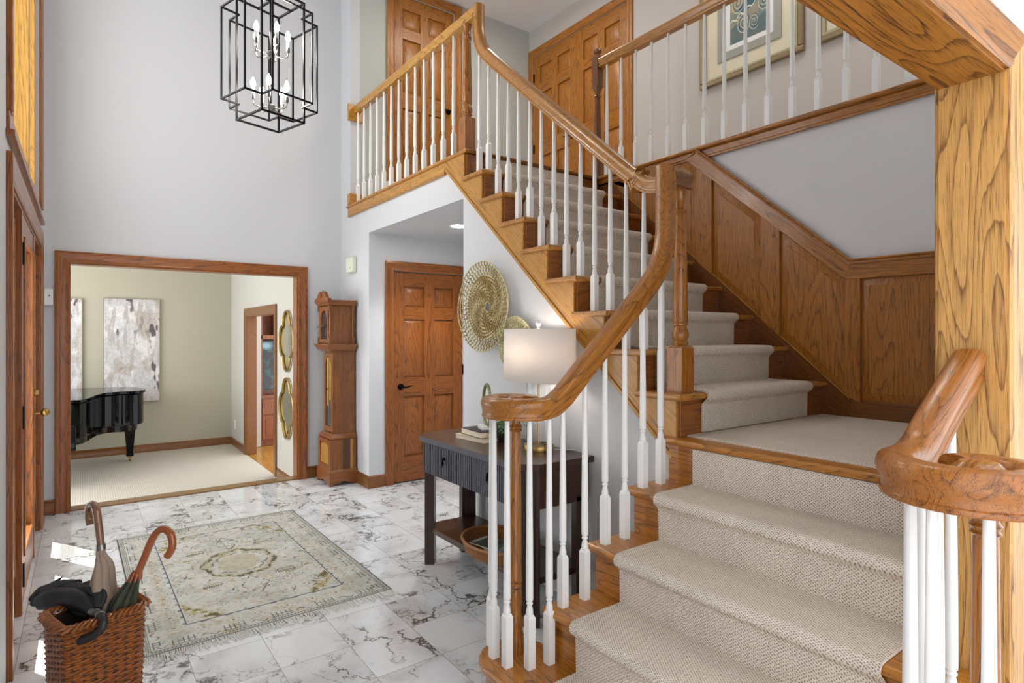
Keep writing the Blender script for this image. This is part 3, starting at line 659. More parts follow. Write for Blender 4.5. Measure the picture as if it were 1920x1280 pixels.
# ================================================================ BALUSTRADES
RP0 = [(.020, -.040), (.0275, -.040), (.030, -.036), (.030, -.029), (.0265, -.0265), (.0255, -.020), (.027, -.012), (.0315, -.002), (.035, .008), (.0355, .018), (.032, .028), (.024, .035), (.012, .0385)]
RP = RP0+[(-a, b) for a, b in RP0[::-1]]
BAL = {}
def bal_mesh(H, m=trimW):
    key = round(H, 3)
    if key in BAL: return BAL[key]
    mb = MB(); s = .0155; hb_ = .186
    mb.box(-s, s, -s, s, 0, hb_).frustum((0, 0, hb_), (s, s), (0, 0, hb_+.012), (.0105, .0105))
    z = hb_+.010
    mb.lathe([(.0125, z), (.0140, z+.008), (.0130, z+.018), (.0095, z+.034), (.0093, z+.038), (.0125, z+.041), (.0125, z+.045), (.0098, z+.048), (.0098, z+.051), (.0132, z+.054), (.0140, z+.060), (.0138, z+.18), (.0092, H-.003), (.0090, H)], n=12)
    BAL[key] = mb.build('baluster', m, local=True, data_only=True); return BAL[key]
def baluster(parent, x, y, z, ztop):
    o = bpy.data.objects.new('baluster', bal_mesh(ztop-z)); COL.objects.link(o); o.parent = parent
    b = parent_world(parent); o.location = (x-b[0], y-b[1], z-b[2]); return o
def spiral(cx, cy, z, sgn, a0=.14, a1=.052, turns=.92, n=26):
    """from the point under/over the centre, heading -x, curling away from the stairs"""
    pts = []
    for i in range(n+1):
        t = i/n; r = a0+(a1-a0)*t**.8; ang = sgn*(-PI/2)-sgn*t*turns*2*PI
        pts.append((cx+r*math.cos(ang), cy+r*math.sin(ang), z))
    return pts
def sides_of(path):
    out = []; N = len(path)
    for i in range(N):
        t = Vector(path[min(i+1, N-1)])-Vector(path[max(i-1, 0)]); t.z = 0
        out.append(t.normalized().cross(Vector((0, 0, 1))))
    return out
def rail_z(x, pts):
    for (x0, z0), (x1, z1) in zip(pts, pts[1:]):
        if x0 <= x <= x1: return z0+(z1-z0)*(x-x0)/(x1-x0)
    return pts[-1][1] if x > pts[-1][0] else pts[0][1]
NX = 1.362; VZ = 1.147
# left railing of the lower flight
lr = thing('stair_railing', 'oak volute handrail with white balusters on the console table side of the lower flight', 'railing', (1.7, YB, R_))
prof = [(1.36, VZ), (1.42, 1.155), (1.47, 1.183), (1.53, 1.236), (1.82, 1.502), (1.95, 1.622), (2.01, 1.688), (2.052, 1.765), (2.074, 1.85), (2.078, 1.93)]
sm_ = smooth_path([(x, YB, z) for x, z in prof], 4)
path = [(2.078, YB, 2.163), (2.078, YB, 2.05)]+[tuple(p) for p in sm_[::-1]]; sp = spiral(NX, 1.845, VZ, 1)
sd = [(0, 1, 0)]*len(path)+sides_of([path[-1]]+sp)[1:]
MB().sweep(RP, path+sp[1:], [(0, 1, 0)]*len(path)+sides_of(sp)[1:]).build('handrail', [railS], lr)
MB().lathe([(.0, -.042), (.030, -.040), (.044, -.026), (.046, 0), (.043, .024), (.03, .036), (0, .040)], (NX, 1.845, VZ), 20).build('volute_eye', railX, lr)
MB().sweep(RP, [(2.06, YB+.005, 2.128), (2.262, YB+.03, 2.128)], (0, -1, 0)).build('rail_cap', oak('dark_end_grain', (132, 80, 40), (84, 44, 20), 'X'), lr)
def start_newel(parent, cy, sg):
    mb = MB(); z = R_
    mb.lathe([(.034, z), (.034, z+.06), (.026, z+.085), (.030, z+.11), (.030, z+.13), (.021, z+.15), (.024, z+.19), (.025, z+.235), (.022, z+.245), (.026, z+.255), (.022, z+.265), (.026, z+.275), (.023, z+.29), (.023, z+.55), (.020, 1.04), (.019, 1.046), (.025, 1.052), (.021, 1.058), (.026, 1.066), (.021, 1.074), (.020, 1.085), (.024, 1.10), (.024, 1.12)], (NX, cy, 0), 20)
    return mb.build('newel_post', oak('newel_oak_%d' % sg, (172, 106, 46), (86, 46, 14), 'Z', rings=6, scale=2, rough=.25), parent)
start_newel(lr, 1.845, 1)
for x, y in ((1.272, 1.862), (1.274, 1.779), (1.335, 1.722), (1.415, YB), (1.31, 1.935), (1.40, 1.945)):
    baluster(lr, x, y, R_, VZ-.036 if x < 1.4 or y > 1.75 else 1.118)
for k in (2, 3, 4):
    for dx in (.062, .176): x = nosing(k)+dx; baluster(lr, x, YB, k*R_, rail_z(x, prof)-.052)
# tall newel where the stairs turn
def turned_newel(parent, x, y, z0, zt_, hb_, w_=.043, name='newel_post', mat=None):
    mb = MB(); mb.box(x-w_, x+w_, y-w_, y+w_, z0, z0+hb_-.012).frustum((x, y, z0+hb_-.012), (w_, w_), (x, y, z0+hb_), (w_*.72, w_*.72))
    z = z0+hb_
    mb.lathe([(.030, z-.004), (.034, z+.006), (.037, z+.011), (.034, z+.017), (.029, z+.022), (.036, z+.034), (.0385, z+.048), (.035, z+.064), (.028, z+.082), (.027, z+.088), (.034, z+.093), (.034, z+.099), (.030, z+.104), (.034, z+.112), (.034, z+.20),
              (.026, zt_-.135), (.0255, zt_-.13), (.031, zt_-.124), (.026, zt_-.118), (.031, zt_-.110), (.026, zt_-.102), (.026, zt_-.055), (.033, zt_-.030), (.036, zt_-.022), (.033, zt_-.010), (.030, zt_)], (x, y, 0), 20)
    return mb.build(name, mat or MATS['newel_oak_1'], parent)
ur = thing('stair_railing', 'oak handrail with white balusters climbing the upper flight between two tall newels', 'railing', (2.2, 2.6, 6*R_))
turned_newel(ur, 2.228, 1.742, 6*R_, 2.10, .215)
UZ = 2.125
pu = [(1.72, UZ), (1.84, UZ+.002), (1.91, 2.142), (1.98, 2.19), (2.06, 2.25), (2.807, 2.876), (3.26, 3.262), (3.34, 3.342), (3.39, 3.42), (3.412, 3.50), (3.418, 3.57)]
pth = [tuple(p) for p in smooth_path([(XB, y, z) for y, z in pu], 4)]+[(XB, 3.418, 3.684)]
MB().sweep(RP, pth, (1, 0, 0)).build('handrail', MATS['rail_oak_grain_y'], ur)
baluster(ur, XB, nosu(6)+.185, 6*R_, rail_z(nosu(6)+.185, pu)-.045)
for k in range(7, 14):
    for dy in (.07, .185): y = nosu(k)+dy; baluster(ur, XB, y, k*R_, rail_z(min(y, 3.37), pu)-.052)
nl = oak('newel_oak_light', (172, 106, 44), (96, 52, 18), 'Z', rings=6, scale=2, rough=.25)
# overlook railing of the upper landing
ov = thing('balcony_railing', 'oak railing with white balusters overlooking the foyer in front of the tall upper door', 'railing', (2.2, 4.6, Z2))
turned_newel(ov, XB, 3.565, Z2, 3.635, .26, .043, mat=nl)
MB().lathe([(.022, 0), (.024, .014), (.018, .030), (0, .036)], (XB, 3.565, 3.68), 14).build('newel_button', nl, ov)
MB().sweep(RP, [(XB, 3.40, 3.65), (XB, 5.64, 3.65)], (1, 0, 0)).build('handrail', oak('rail_oak_bright', (200, 142, 66), (140, 88, 32), 'Y', rings=10, rough=.25, coat=.4), ov)
MB().box(2.118, 2.275, 5.635, 5.668, 3.535, 3.70).build('wall_block', MATS['rail_oak_bright'], ov, bevel=.006)
for i in range(13): baluster(ov, XB, 5.592+.012-i*.1542, Z2, 3.612)
# hall railing above the panelled wall
hr = thing('balcony_railing', 'oak railing with white balusters along the upstairs hall above the panelled wall', 'railing', (3.42, 2.0, Z2))
MB().sweep(RP, [(3.42, 3.46, 3.635), (3.42, -.4, 3.635)], (-1, 0, 0)).build('handrail', MATS['rail_oak_grain_y'], hr)
mb = MB(); X_, Y_ = 3.42, 3.50; w_ = .034
mb.box(X_-w_, X_+w_, Y_-w_, Y_+w_, Z2, Z2+.15).box(X_-w_, X_+w_, Y_-w_, Y_+w_, 3.445, 3.70)
mb.lathe([(.036, Z2+.15), (.030, Z2+.17), (.034, Z2+.2), (.034, Z2+.3), (.024, 3.33), (.024, 3.36), (.033, 3.372), (.024, 3.385), (.024, 3.41), (.034, 3.425), (.040, 3.435), (.040, 3.445)], (X_, Y_, 0), 16)
mb.lathe([(.020, 3.70), (.018, 3.715), (.030, 3.728), (.036, 3.740), (.034, 3.752), (.016, 3.766), (0, 3.770)], (X_, Y_, 0), 16)
mb.build('newel_post', oak('newel_oak_dark', (128, 72, 26), (88, 46, 20), 'Z', rings=6, scale=2), hr)
for i in range(20): baluster(hr, 3.42, 3.395-i*.1535, Z2, 3.597)
# right railing of the lower flight, dying into the jamb of the foreground opening
rr = thing('stair_railing', 'short oak volute handrail with white balusters ending at the foreground door jamb', 'railing', (1.5, YR, R_))
prr = [(1.36, VZ), (1.43, VZ+.004), (1.49, 1.170), (1.56, 1.215), (1.68, 1.285), (1.80, 1.352)]
q = [tuple(p) for p in smooth_path([(x, YR, z) for x, z in prr], 5)][::-1]; sp = spiral(NX, .38, VZ, -1)
MB().sweep(RP, q+sp[1:], [(0, 1, 0)]*len(q)+sides_of(sp)[1:]).build('handrail', oak('rail_oak_foreground', (164, 98, 42), (86, 46, 16), 'X', rot=(0, .5, 0), rings=7, rough=.35, coat=.2, scale=1.6), rr)
MB().lathe([(.0, -.042), (.030, -.040), (.044, -.026), (.046, 0), (.043, .024), (.03, .036), (0, .040)], (NX, .38, VZ), 20).build('volute_eye', railX, rr)
start_newel(rr, .37, 2)
for x, y in ((1.262, .338), (1.266, .424), (1.322, .478), (1.415, YR-.005), (1.31, .285), (1.41, .275)):
    baluster(rr, x, y, R_, VZ-.036)
for x in (1.482, 1.572, 1.655): baluster(rr, x, YR-.005, 2*R_, rail_z(x, prr)-.045)

# ================================================================ FOYER FURNITURE
# --- console table
ct = thing('console_table', 'dark brown console table with fluted grey front and low shelf against the stair wall', 'console table', (1.91, 2.78, 0))
def chamf(x0, x1, y0, y1, c): return [(x0+c, y0), (x1, y0), (x1, y1), (x0+c, y1), (x0, y1-c), (x0, y0+c)]
MB().prism(chamf(1.685, 2.13, 2.205, 3.375, .085), 'Z', .768, .80).build('table_top', [walY], ct, bevel=.002)
MB().box(1.6845, 1.6865, 2.292, 3.288, .769, .799).build('top_edge', charM, ct)
MB().prism(chamf(1.715, 2.115, 2.23, 3.35, .078), 'Z', .575, .768).build('apron', walY, ct)
mb = MB(); n = 50; y0, y1 = 2.312, 3.268
for i in range(n):
    a = y0+(y1-y0)*i/n; d_ = (y1-y0)/n
    mb.box(1.704, 1.716, a+.0035, a+d_-.0035, .578, .764)
mb.build('fluted_front', charM, ct, bevel=.0015)
for s_, (ya, yb) in enumerate(((3.272, 3.350), (2.308, 2.230))):
    mb = MB()
    for i in range(5):
        t0, t1 = (i+.12)/5, (i+.82)/5; P = lambda t: (1.715+.078*t, ya+(yb-ya)*t)
        a, b = P(t0), P(t1); nx, ny = (-.7, .7 if s_ == 0 else -.7); zb_ = .02 if s_ else .578
        mb.prism([a, b, (b[0]+nx*.009, b[1]+ny*.009), (a[0]+nx*.009, a[1]+ny*.009)], 'Z', zb_, .764)
    mb.build('corner_flutes', [walZ], ct)
for y in (3.0, 2.54):
    k = MB(); k.tube([(1.704, y, .70), (1.692, y, .70)], .009, 10); k.tube([(1.692, y, .712), (1.690, y-.004, .70), (1.690, y-.006, .672), (1.691, y, .655), (1.690, y+.006, .672), (1.690, y+.004, .70), (1.692, y, .712)], .0035, 6); k.build('drawer_pull', blackM, ct)
def leg(poly, z1=.60): MB().prism(poly, 'Z', 0, z1).build('leg', walZ, ct, bevel=.002)
leg([(1.715, 3.272), (1.760, 3.235), (1.80, 3.28), (1.793, 3.350)]); leg([(1.715, 2.308), (1.76, 2.345), (1.80, 2.30), (1.793, 2.230)])
leg([(2.01, 3.31), (2.115, 3.31), (2.115, 3.35), (2.01, 3.35)]); leg([(2.03, 2.23), (2.115, 2.23), (2.115, 2.27), (2.03, 2.27)])
MB().prism(chamf(1.745, 2.105, 2.255, 3.325, .075), 'Z', .20, .232).build('shelf', walY, ct, bevel=.002)
# --- table lamp
lp = thing('table_lamp', 'glass column table lamp with wide white drum shade on the console table', 'lamp', (2.0, 2.49, .80))
LX, LY = 1.995, 2.495
MB().lathe([(.082, 0), (.083, .006), (.082, .028), (.078, .034), (0, .034)], (LX, LY, .80), 32).build('base', goldM, lp)
MB().lathe([(.066, .034), (.066, .385), (.0655, .385), (.0655, .034)], (LX, LY, .80), 40).build('glass_column', lampglassM, lp)
MB().tube([(LX, LY, .834), (LX, LY, 1.455)], .006, 10).lathe([(.068, .383), (.068, .392), (.03, .396), (.010, .41)], (LX, LY, .80), 24).build('stem', goldM, lp)
sx_, sy_ = .135, .265; mb = MB(); n = 48
for z0_, r0 in ((1.172, 1), (1.452, .985)):
    mb.v += [(LX+sx_*r0*math.cos(2*PI*i/n), LY+sy_*r0*math.sin(2*PI*i/n), z0_) for i in range(n)]
for i in range(n): mb.f.append([i, (i+1) % n, n+(i+1) % n, n+i]); mb.m.append(0); mb.s.append(True)
so = mb.build('lamp_shade', shadeM, lp); sm = so.modifiers.new('thickness', 'SOLIDIFY'); sm.thickness = .003
MB().lathe([(.004, 1.45), (.010, 1.458), (.006, 1.464), (.014, 1.472), (.017, 1.484), (.012, 1.496), (0, 1.502)], (LX, LY, 0), 10).build('finial', plain('crystal', (235, 235, 238), .05, coat=1), lp)
MB().lathe([(0, -.03), (.022, -.02), (.028, 0), (.022, .025), (.012, .045), (.012, .07)], (LX, LY, 1.36), 14).build('bulb', emis('warm_bulb', (1, .86, .7), 3), lp)
light('table_lamp_light', 'POINT', (LX, LY, 1.33), energy=2.6, color=(1, .90, .80), size=.04)
MB().tube(smooth_path([(2.07, 2.45, .803), (2.11, 2.38, .806), (2.135, 2.33, .80), (2.14, 2.33, .70), (2.135, 2.45, .42), (2.14, 2.40, .16)], 6), .003, 6).build('power_cord', plain('clear_cord', (205, 205, 205), .4), lp)
# --- books, ring ornament, plant
def book(x0, x1, y0, y1, z0, z1, cov, rz, label):
    e = thing('book', label, 'book', ((x0+x1)/2, (y0+y1)/2, z0), 0, 'books on the console table'); t = .003
    cx, cy = (x0+x1)/2, (y0+y1)/2; hx, hy = (x1-x0)/2, (y1-y0)/2; h = z1-z0
    MB().box(-hx, hx, -hy, hy, 0, t).box(-hx, hx, -hy, hy, h-t, h).box(hx-t, hx, -hy, hy, t, h-t).build('cover', cov, e, local=True, bevel=.001)
    MB().box(-hx+.004, hx-t, -hy+.004, hy-.004, t, h-t).build('pages', plain('paper_pages', (226, 214, 190), .8) if 'paper_pages' not in MATS else MATS['paper_pages'], e, local=True)
    e.rotation_euler.z = rz; return e
book(1.84, 2.03, 2.83, 3.10, .80, .826, plain('cream_cover', (214, 200, 170), .6), .12, 'cream hardback book lying at the bottom of the small pile on the console table')
book(1.85, 2.02, 2.83, 3.07, .826, .862, plain('dark_cover', (48, 36, 32), .5), -.05, 'dark brown hardback book lying on top of the cream one')
ro = thing('ring_ornament', 'weathered green metal ring ornament on a white block standing on the books', 'ornament', (1.95, 2.93, .862), -.33)
MB().box(-.045, .045, -.05, .05, 0, .022).build('base', trimW, ro, local=True, bevel=.003)
mb = MB(); mb.tube([(0, .085*math.cos(a), .142+.122*math.sin(a)) for a in [i*2*PI/28 for i in range(28)]], .0095, 8, closed=True, up=(1, 0, 0)); mb.build('ring', plain('verdigris_bronze', (132, 134, 96), .5, .6, bump=.6, bscale=120, noise=.3), ro, local=True)
pp = thing('potted_plant', 'small trailing green plant in a black pot behind the volute on the console table', 'plant', (2.0, 2.80, .80))
MB().lathe([(.045, 0), (.055, .02), (.06, .09), (.058, .10), (.05, .10), (.048, .085), (0, .08)], (2.0, 2.80, .80), 20).build('pot', plain('black_pot', (18, 20, 19), .4), pp)
rg = random.Random(5); mb = MB()
for i in range(46):
    a = rg.uniform(0, 2*PI); rr_ = rg.uniform(.05, .12); h = rg.uniform(.03, .10)
    p0 = Vector((2.0, 2.80, .885)); p1 = p0+Vector((math.cos(a)*rr_*.5, math.sin(a)*rr_*.6, h)); p2 = p0+Vector((math.cos(a)*rr_, math.sin(a)*rr_*1.1, h-rg.uniform(.03, .10)))
    pts = [((1-t)**2)*p0+2*t*(1-t)*p1+t*t*p2 for t in [j/7 for j in range(8)]]
    mb.tube(pts, .0012, 4)
    for j in range(1, 8):
        for sgn in (-1, 1):
            c = pts[j]; t = (pts[j]-pts[j-1]).normalized(); s_ = t.cross(Vector((0, 0, 1))).normalized()*sgn; l = s_*.016+t*.010+Vector((0, 0, rg.uniform(-.004, .006))); u = t*.0045
            mb.add([c, c+l*.5+u, c+l, c+l*.5-u], [(0, 1, 2, 3)])
mb.build('foliage', plain('leaf_green', (74, 112, 58), .5, noise=.35, bscale=40), pp, flip=False)
# --- rattan tray with magazines on the shelf
ty = thing('rattan_tray', 'oval woven rattan tray standing on the lower shelf of the console table', 'tray', (1.855, 2.66, .232))
mb = MB(); n = 64
for j in range(9):
    z = .006+j*.0066; k = 1.12+.10*(j/8)
    mb.tube([((.150*k+.0035*math.cos(12*a*1+PI*j))*math.cos(a), (.205*k+.0035*math.cos(16*a+PI*j))*math.sin(a), z) for a in [i*2*PI/n for i in range(n)]], .0040, 5, closed=True)
mb.lathe([(0, .004), (.9, .004), (1, .010)], n=40, sx=.168, sy=.228); mb.build('tray_body', rattanM, ty, local=True)
mb = MB(); mb.tube([(.186*math.cos(a), .252*math.sin(a), .066) for a in [i*2*PI/n for i in range(n)]], .009, 8, closed=True); mb.build('rim', rattanM, ty, local=True)
def grid_paint(nx, ny, fn):
    """(ny*nx) colour array evaluated from fn(u, v) arrays in 0..1"""
    u, v = np.meshgrid(np.linspace(0, 1, nx), np.linspace(0, 1, ny)); return fn(u, v)
def painted(name, P00, PU, PV, nx, ny, fn, mat, parent=None, **kw):
    u, v = np.meshgrid(np.linspace(0, 1, nx), np.linspace(0, 1, ny)); P00, PU, PV = map(np.array, (P00, PU, PV))
    pts = P00+u[..., None]*PU+v[..., None]*PV; c = fn(u, v).reshape(-1, 3); c = np.clip(c, 0, 1)
    lin = np.where(c <= .04045, c/12.92, ((c+.055)/1.055)**2.4)
    idx = np.arange(nx*ny).reshape(ny, nx); q = np.stack([idx[:-1, :-1], idx[:-1, 1:], idx[1:, 1:], idx[1:, :-1]], -1).reshape(-1, 4)
    base = np.array(parent_world(parent)) if parent is not None else P00
    me = bpy.data.meshes.new(name); me.from_pydata((pts.reshape(-1, 3)-base).tolist(), [], q.tolist()); me.materials.append(mat)
    at = me.color_attributes.new('col', 'FLOAT_COLOR', 'POINT'); at.data.foreach_set('color', np.concatenate([lin, np.ones((len(lin), 1))], 1).astype(np.float32).ravel())
    me.update(); o = bpy.data.objects.new(name, me); COL.objects.link(o)
    if parent is not None: o.parent = parent
    else: o.location = base
    tag(o, **kw); return o
def vnoise(u, v, sx, sy, seed, octv=3):
    """value noise"""
    out = np.zeros_like(u); amp = 1; tot = 0
    for o in range(octv):
        r = np.random.RandomState(seed+o*7); X = u*sx*2**o; Y = v*sy*2**o; g = r.rand(int(sy*2**o)+3, int(sx*2**o)+3)
        xi = X.astype(int); yi = Y.astype(int); fx = X-xi; fy = Y-yi; fx = fx*fx*(3-2*fx); fy = fy*fy*(3-2*fy)
        out += amp*((g[yi, xi]*(1-fx)+g[yi, xi+1]*fx)*(1-fy)+(g[yi+1, xi]*(1-fx)+g[yi+1, xi+1]*fx)*fy); tot += amp; amp *= .55
    return out/tot
def mixc(c, m, col): return c*(1-m[..., None])+np.array(col)/255*m[..., None]
coverM = vcol('printed_cover', .25)
def mag(i, x, y, z, rz, cols, label):
    e = thing('magazine', label, 'magazine', (x, y, z), rz, 'magazines in the rattan tray')
    MB().box(-.075, .075, -.10, .10, 0, .007).build('pages', MATS['paper_pages'], e, local=True)
    def fn(u, v):
        c = np.ones(u.shape+(3,))*np.array(cols[0])/255; n_ = vnoise(u, v, 4, 5, 40+i)
        c = mixc(c, (n_ > .56).astype(float), cols[1]); c = mixc(c, ((u-.6)**2*1.4+(v-.55)**2 < .03).astype(float), cols[2]); return mixc(c, ((v > .86) & (u > .1) & (u < .9)).astype(float)*.8, cols[3])
    o = painted('cover', (-.075, -.10, .0074), (.15, 0, 0), (0, .20, 0), 40, 50, fn, coverM); o.parent = e
    return e
mag(0, 1.865, 2.62, .243, .5, ((80, 86, 96), (40, 44, 50), (150, 160, 170), (220, 220, 220)), 'grey covered magazine at the bottom of the rattan tray')
mag(1, 1.845, 2.67, .252, -.25, ((150, 160, 172), (70, 80, 92), (120, 128, 140), (235, 235, 235)), 'silver blue magazine in the middle of the tray pile')
mag(2, 1.84, 2.72, .261, .2, ((34, 34, 38), (60, 92, 60), (190, 60, 84), (200, 200, 200)), 'black magazine with a pink spot on top of the tray pile')
# --- woven wall discs
def disc(name, cx, cy, cz, r, n_ring, label, n_spoke, tilt=0, open_from=.72, dep=.05):
    e = thing(name, label, 'wall decoration', (cx, cy, cz), 0, 'woven discs on the stair wall')
    rings = MB(); rg = random.Random(int(r*1000)); rad = [r*(.05+.95*(i+1)/n_ring) for i in range(n_ring)]
    X = lambda q: -dep*(q/r)**2
    for i, q in enumerate(rad):
        nn = 60; rings.tube([(X(q)+.004*math.sin(5*a+i), q*math.cos(a), q*math.sin(a)) for a in [k*2*PI/nn for k in range(nn)]], .0064 if q < r*open_from else .0046, 6, closed=True)
    rings.build('coils', seagM, e, local=True)
    sp = MB()
    for i in range(len(rad)-1):
        q0, q1 = rad[i], rad[i+1]; nn = max(10, int(2*PI*q1/(.0215 if q1 < r*open_from else .033)))
        for k in range(nn):
            a = 2*PI*(k+.5*(i % 2))/nn; b = a+(.22*2*PI/nn)*(1 if i % 2 else -1)
            sp.tube([(X(q0)-.004, q0*math.cos(a), q0*math.sin(a)), (X((q0+q1)/2)-.008, (q0+q1)/2*math.cos((a+b)/2), (q0+q1)/2*math.sin((a+b)/2)), (X(q1)-.004, q1*math.cos(b), q1*math.sin(b))], .0054 if q1 < r*open_from else .0036, 5)
    sp.build('lattice', seagG if r > .2 else seagM, e, local=True)
    return e
disc('woven_wall_disc', 2.125, 3.18, 1.602, .288, 13, 'large open woven seagrass disc on the wall under the stairs', 60)
disc('woven_wall_disc', 2.125, 2.845, 1.365, .165, 8, 'smaller woven seagrass disc partly hidden behind the lamp shade', 30, open_from=2, dep=.03)

def PX(px, py, D):
    """point at view depth D seen at a position of the reference frame"""
    th = math.atan2(1520, 1107.5); k = (px-960)/1107.5
    return Vector((D*(math.cos(th)+k*math.sin(th)), D*(math.sin(th)-k*math.cos(th)), 1.42+D*(628-py)/1107.5))
# --- grandfather clock
ck = thing('grandfather_clock', 'tall wooden grandfather clock with arched glass doors in the corner beside the piano room opening', 'clock', (2.0, 5.64, 0))
def scallop(a0, a1, z0, z1):
    n = 12; p = [(a0, z1), (a0, z0), (a0+.03, z0)]
    for i in range(n+1):
        t = i/n; p.append((a0+.03+(a1-a0-.06)*t, z0+.035*math.sin(PI*t)**.5+.006*math.cos(t*4*PI)))
    return p+[(a1-.03, z0), (a1, z0), (a1, z1)]
x0c, x1c, y0c, y1c = 1.872, 2.138, 5.455, 5.825
MB().prism(scallop(x0c+.001, x1c, 0, .13), 'Y', y0c-.0015, y0c+.02).prism(scallop(x0c+.001, x1c, 0, .13), 'Y', y1c-.02, y1c+.001).prism(scallop(y0c, y1c, .001, .13), 'X', x0c-.0015, x0c+.02).box(x0c+.01, x1c, y0c+.01, y1c-.01, .06, .13).frustum(((x0c+x1c)/2, (y0c+y1c)/2, .13), ((x1c-x0c)/2, (y1c-y0c)/2), ((x0c+x1c)/2, (y0c+y1c)/2, .15), ((x1c-x0c)/2-.012, (y1c-y0c)/2-.012)).build('plinth', clockX, ck)
mb = MB(); bx0, by0, by1 = 1.888, 5.470, 5.810
mb.box(bx0, 1.945, by0, by1, .15, .43, 0).box(1.945, 2.0, by0, by1, .15, .43, 0).box(2.0, 2.075, by0+.001, by1, .15, .43, 1).box(2.075, 2.10, by0, by1, .15, .43, 2).box(2.10, 2.13, by0, by1, .15, .43, 0)
mb.build('base', [clockZ, clockD, clockL], ck)
mb = MB(); mb.box(bx0-.010, bx0, by0, by0+.05, .15, .43).box(bx0-.010, bx0, by1-.05, by1, .15, .43).box(bx0-.010, bx0, by0+.05, by1-.05, .15, .19).box(bx0-.010, bx0, by0+.05, by1-.05, .40, .43); mb.build('base_frame', clockZ, ck)
arch = [(by0+.055, .195), (by1-.055, .195)]+[((by0+by1)/2+(by1-by0-.11)/2*math.cos(a), .345+.045*math.sin(a)) for a in [i*PI/12 for i in range(13)]]
MB().prism(arch, 'X', bx0-.005, bx0).build('base_panel', clockL, ck)
def cornice(x0, x1, y0, y1, prof, m=clockX, name='cornice'):
    mb = MB(); 
    for (o0, z0), (o1, z1) in zip(prof, prof[1:]): mb.add([(x0-o, y0-o, z) if i == 0 else (x1, y0-o, z) if i == 1 else (x1, y1+o, z) if i == 2 else (x0-o, y1+o, z) for o, z in ((o0, z0), (o1, z1)) for i in range(4)], [(0,1,5,4), (1,2,6,5), (2,3,7,6), (3,0,4,7)])
    o, z = prof[-1]; mb.add([(x0-o, y0-o, z), (x1, y0-o, z), (x1, y1+o, z), (x0-o, y1+o, z)], [(0,1,2,3)]); o, z = prof[0]; mb.add([(x0-o, y0-o, z), (x1, y0-o, z), (x1, y1+o, z), (x0-o, y1+o, z)], [(3,2,1,0)])
    return mb.build(name, m, ck)
cornice(1.925, 2.13, 5.505, 5.775, [(.030, .43), (.040, .44), (.040, .455), (.012, .485), (.0, .49)], name='base_moulding')
mb = MB().box(1.935, 2.0, 5.505, 5.775, .48, 1.27, 0).box(2.0, 2.07, 5.505, 5.775, .48, 1.27, 1).box(2.07, 2.13, 5.505, 5.775, .48, 1.27, 0); mb.build('waist', [clockZ, oak('clock_plank', (134, 76, 34), (80, 40, 16), 'Z', rings=5, contrast=.5)], ck)
def archdoor(name, x, y0, y1, z0, z1, st_, ar):
    yc = (y0+y1)/2; hw = (y1-y0)/2-st_; top = z1-st_-ar
    inner = [(yc-hw, z0+st_), (yc+hw, z0+st_), (yc+hw, top)]+[(yc+hw*.8*math.cos(a), top+ar*math.sin(a)) for a in [i*PI/10 for i in range(11)]]+[(yc-hw, top)]
    outer = [(y0, z0), (y1, z0), (y1, top)]+[(y1+(y0-y1)*i/10, z1) for i in range(11)]+[(y0, top)]
    n = len(inner); vs = [(x-.018, *p) for p in outer]+[(x-.018, *p) for p in inner]+[(x, *p) for p in outer]+[(x, *p) for p in inner]
    fs = [(i, (i+1) % n, n+(i+1) % n, n+i) for i in range(n)]+[(2*n+i, 2*n+(i+1) % n, (i+1) % n, i) for i in range(n)]+[(n+i, n+(i+1) % n, 3*n+(i+1) % n, 3*n+i) for i in range(n)]
    d_ = MB().add(vs, fs).build(name, clockZ, ck)
    gp = plain('clock_glass_dark', (60, 68, 78), .05, coat=1) if 'clock_glass_dark' not in MATS else MATS['clock_glass_dark']
    MB().prism(inner, 'X', x-.006, x-.003).build('glass_pane', glassM, d_)
    B(x-.0015, x-.0005, y0+.02, y1-.02, z0+.02, z1-.02).build('interior', gp, d_)
    return d_
wd = archdoor('waist_door', 1.935, 5.515, 5.765, .50, 1.25, .045, .05)
MB().tube([(1.917, 5.64, .90), (1.905, 5.64, .90)], .004, 6).tube([(1.905, 5.625, .90), (1.900, 5.64, .91), (1.905, 5.655, .90), (1.900, 5.64, .89)], .0035, 6, closed=True).build('latch', blackM, wd)
mb = MB(); mb.tube([(1.931, 5.60, 1.2), (1.931, 5.60, .80)], .010, 8).tube([(1.931, 5.66, 1.2), (1.931, 5.66, .74)], .010, 8); mb.build('weights', brassM, wd)
cornice(1.900, 2.13, 5.49, 5.79, [(.0, 1.262), (.02, 1.275), (.030, 1.29), (.052, 1.325), (.052, 1.335)], name='waist_moulding')
mb = MB().box(1.895, 2.13, 5.50, 5.78, 1.335, 1.70, 0); mb.build('hood', clockZ, ck)
archdoor('hood_door', 1.893, 5.515, 5.765, 1.345, 1.69, .035, .06)
MB().tube([(1.874, 5.64, 1.52), (1.8735, 5.64, 1.521)], .075, 24).build('dial', brassM, ck)
for cx, cy in ((1.885, 5.485), (2.105, 5.485), (1.885, 5.795)):
    mb = MB(); mb.box(cx-.013, cx+.013, cy-.013, cy+.013, 1.335, 1.40).box(cx-.013, cx+.013, cy-.013, cy+.013, 1.65, 1.70)
    mb.lathe([(.009, 1.40), (.012, 1.408), (.008, 1.416), (.012, 1.43), (.013, 1.445), (.009, 1.46), (.0085, 1.50), (.011, 1.53), (.009, 1.56), (.008, 1.59), (.012, 1.605), (.008, 1.615), (.012, 1.63), (.009, 1.65)], (cx, cy, 0), 12); mb.build('hood_column', clockZ, ck)
cornice(1.885, 2.13, 5.482, 5.798, [(.0, 1.695), (.015, 1.705), (.022, 1.72), (.036, 1.738), (.036, 1.750)])
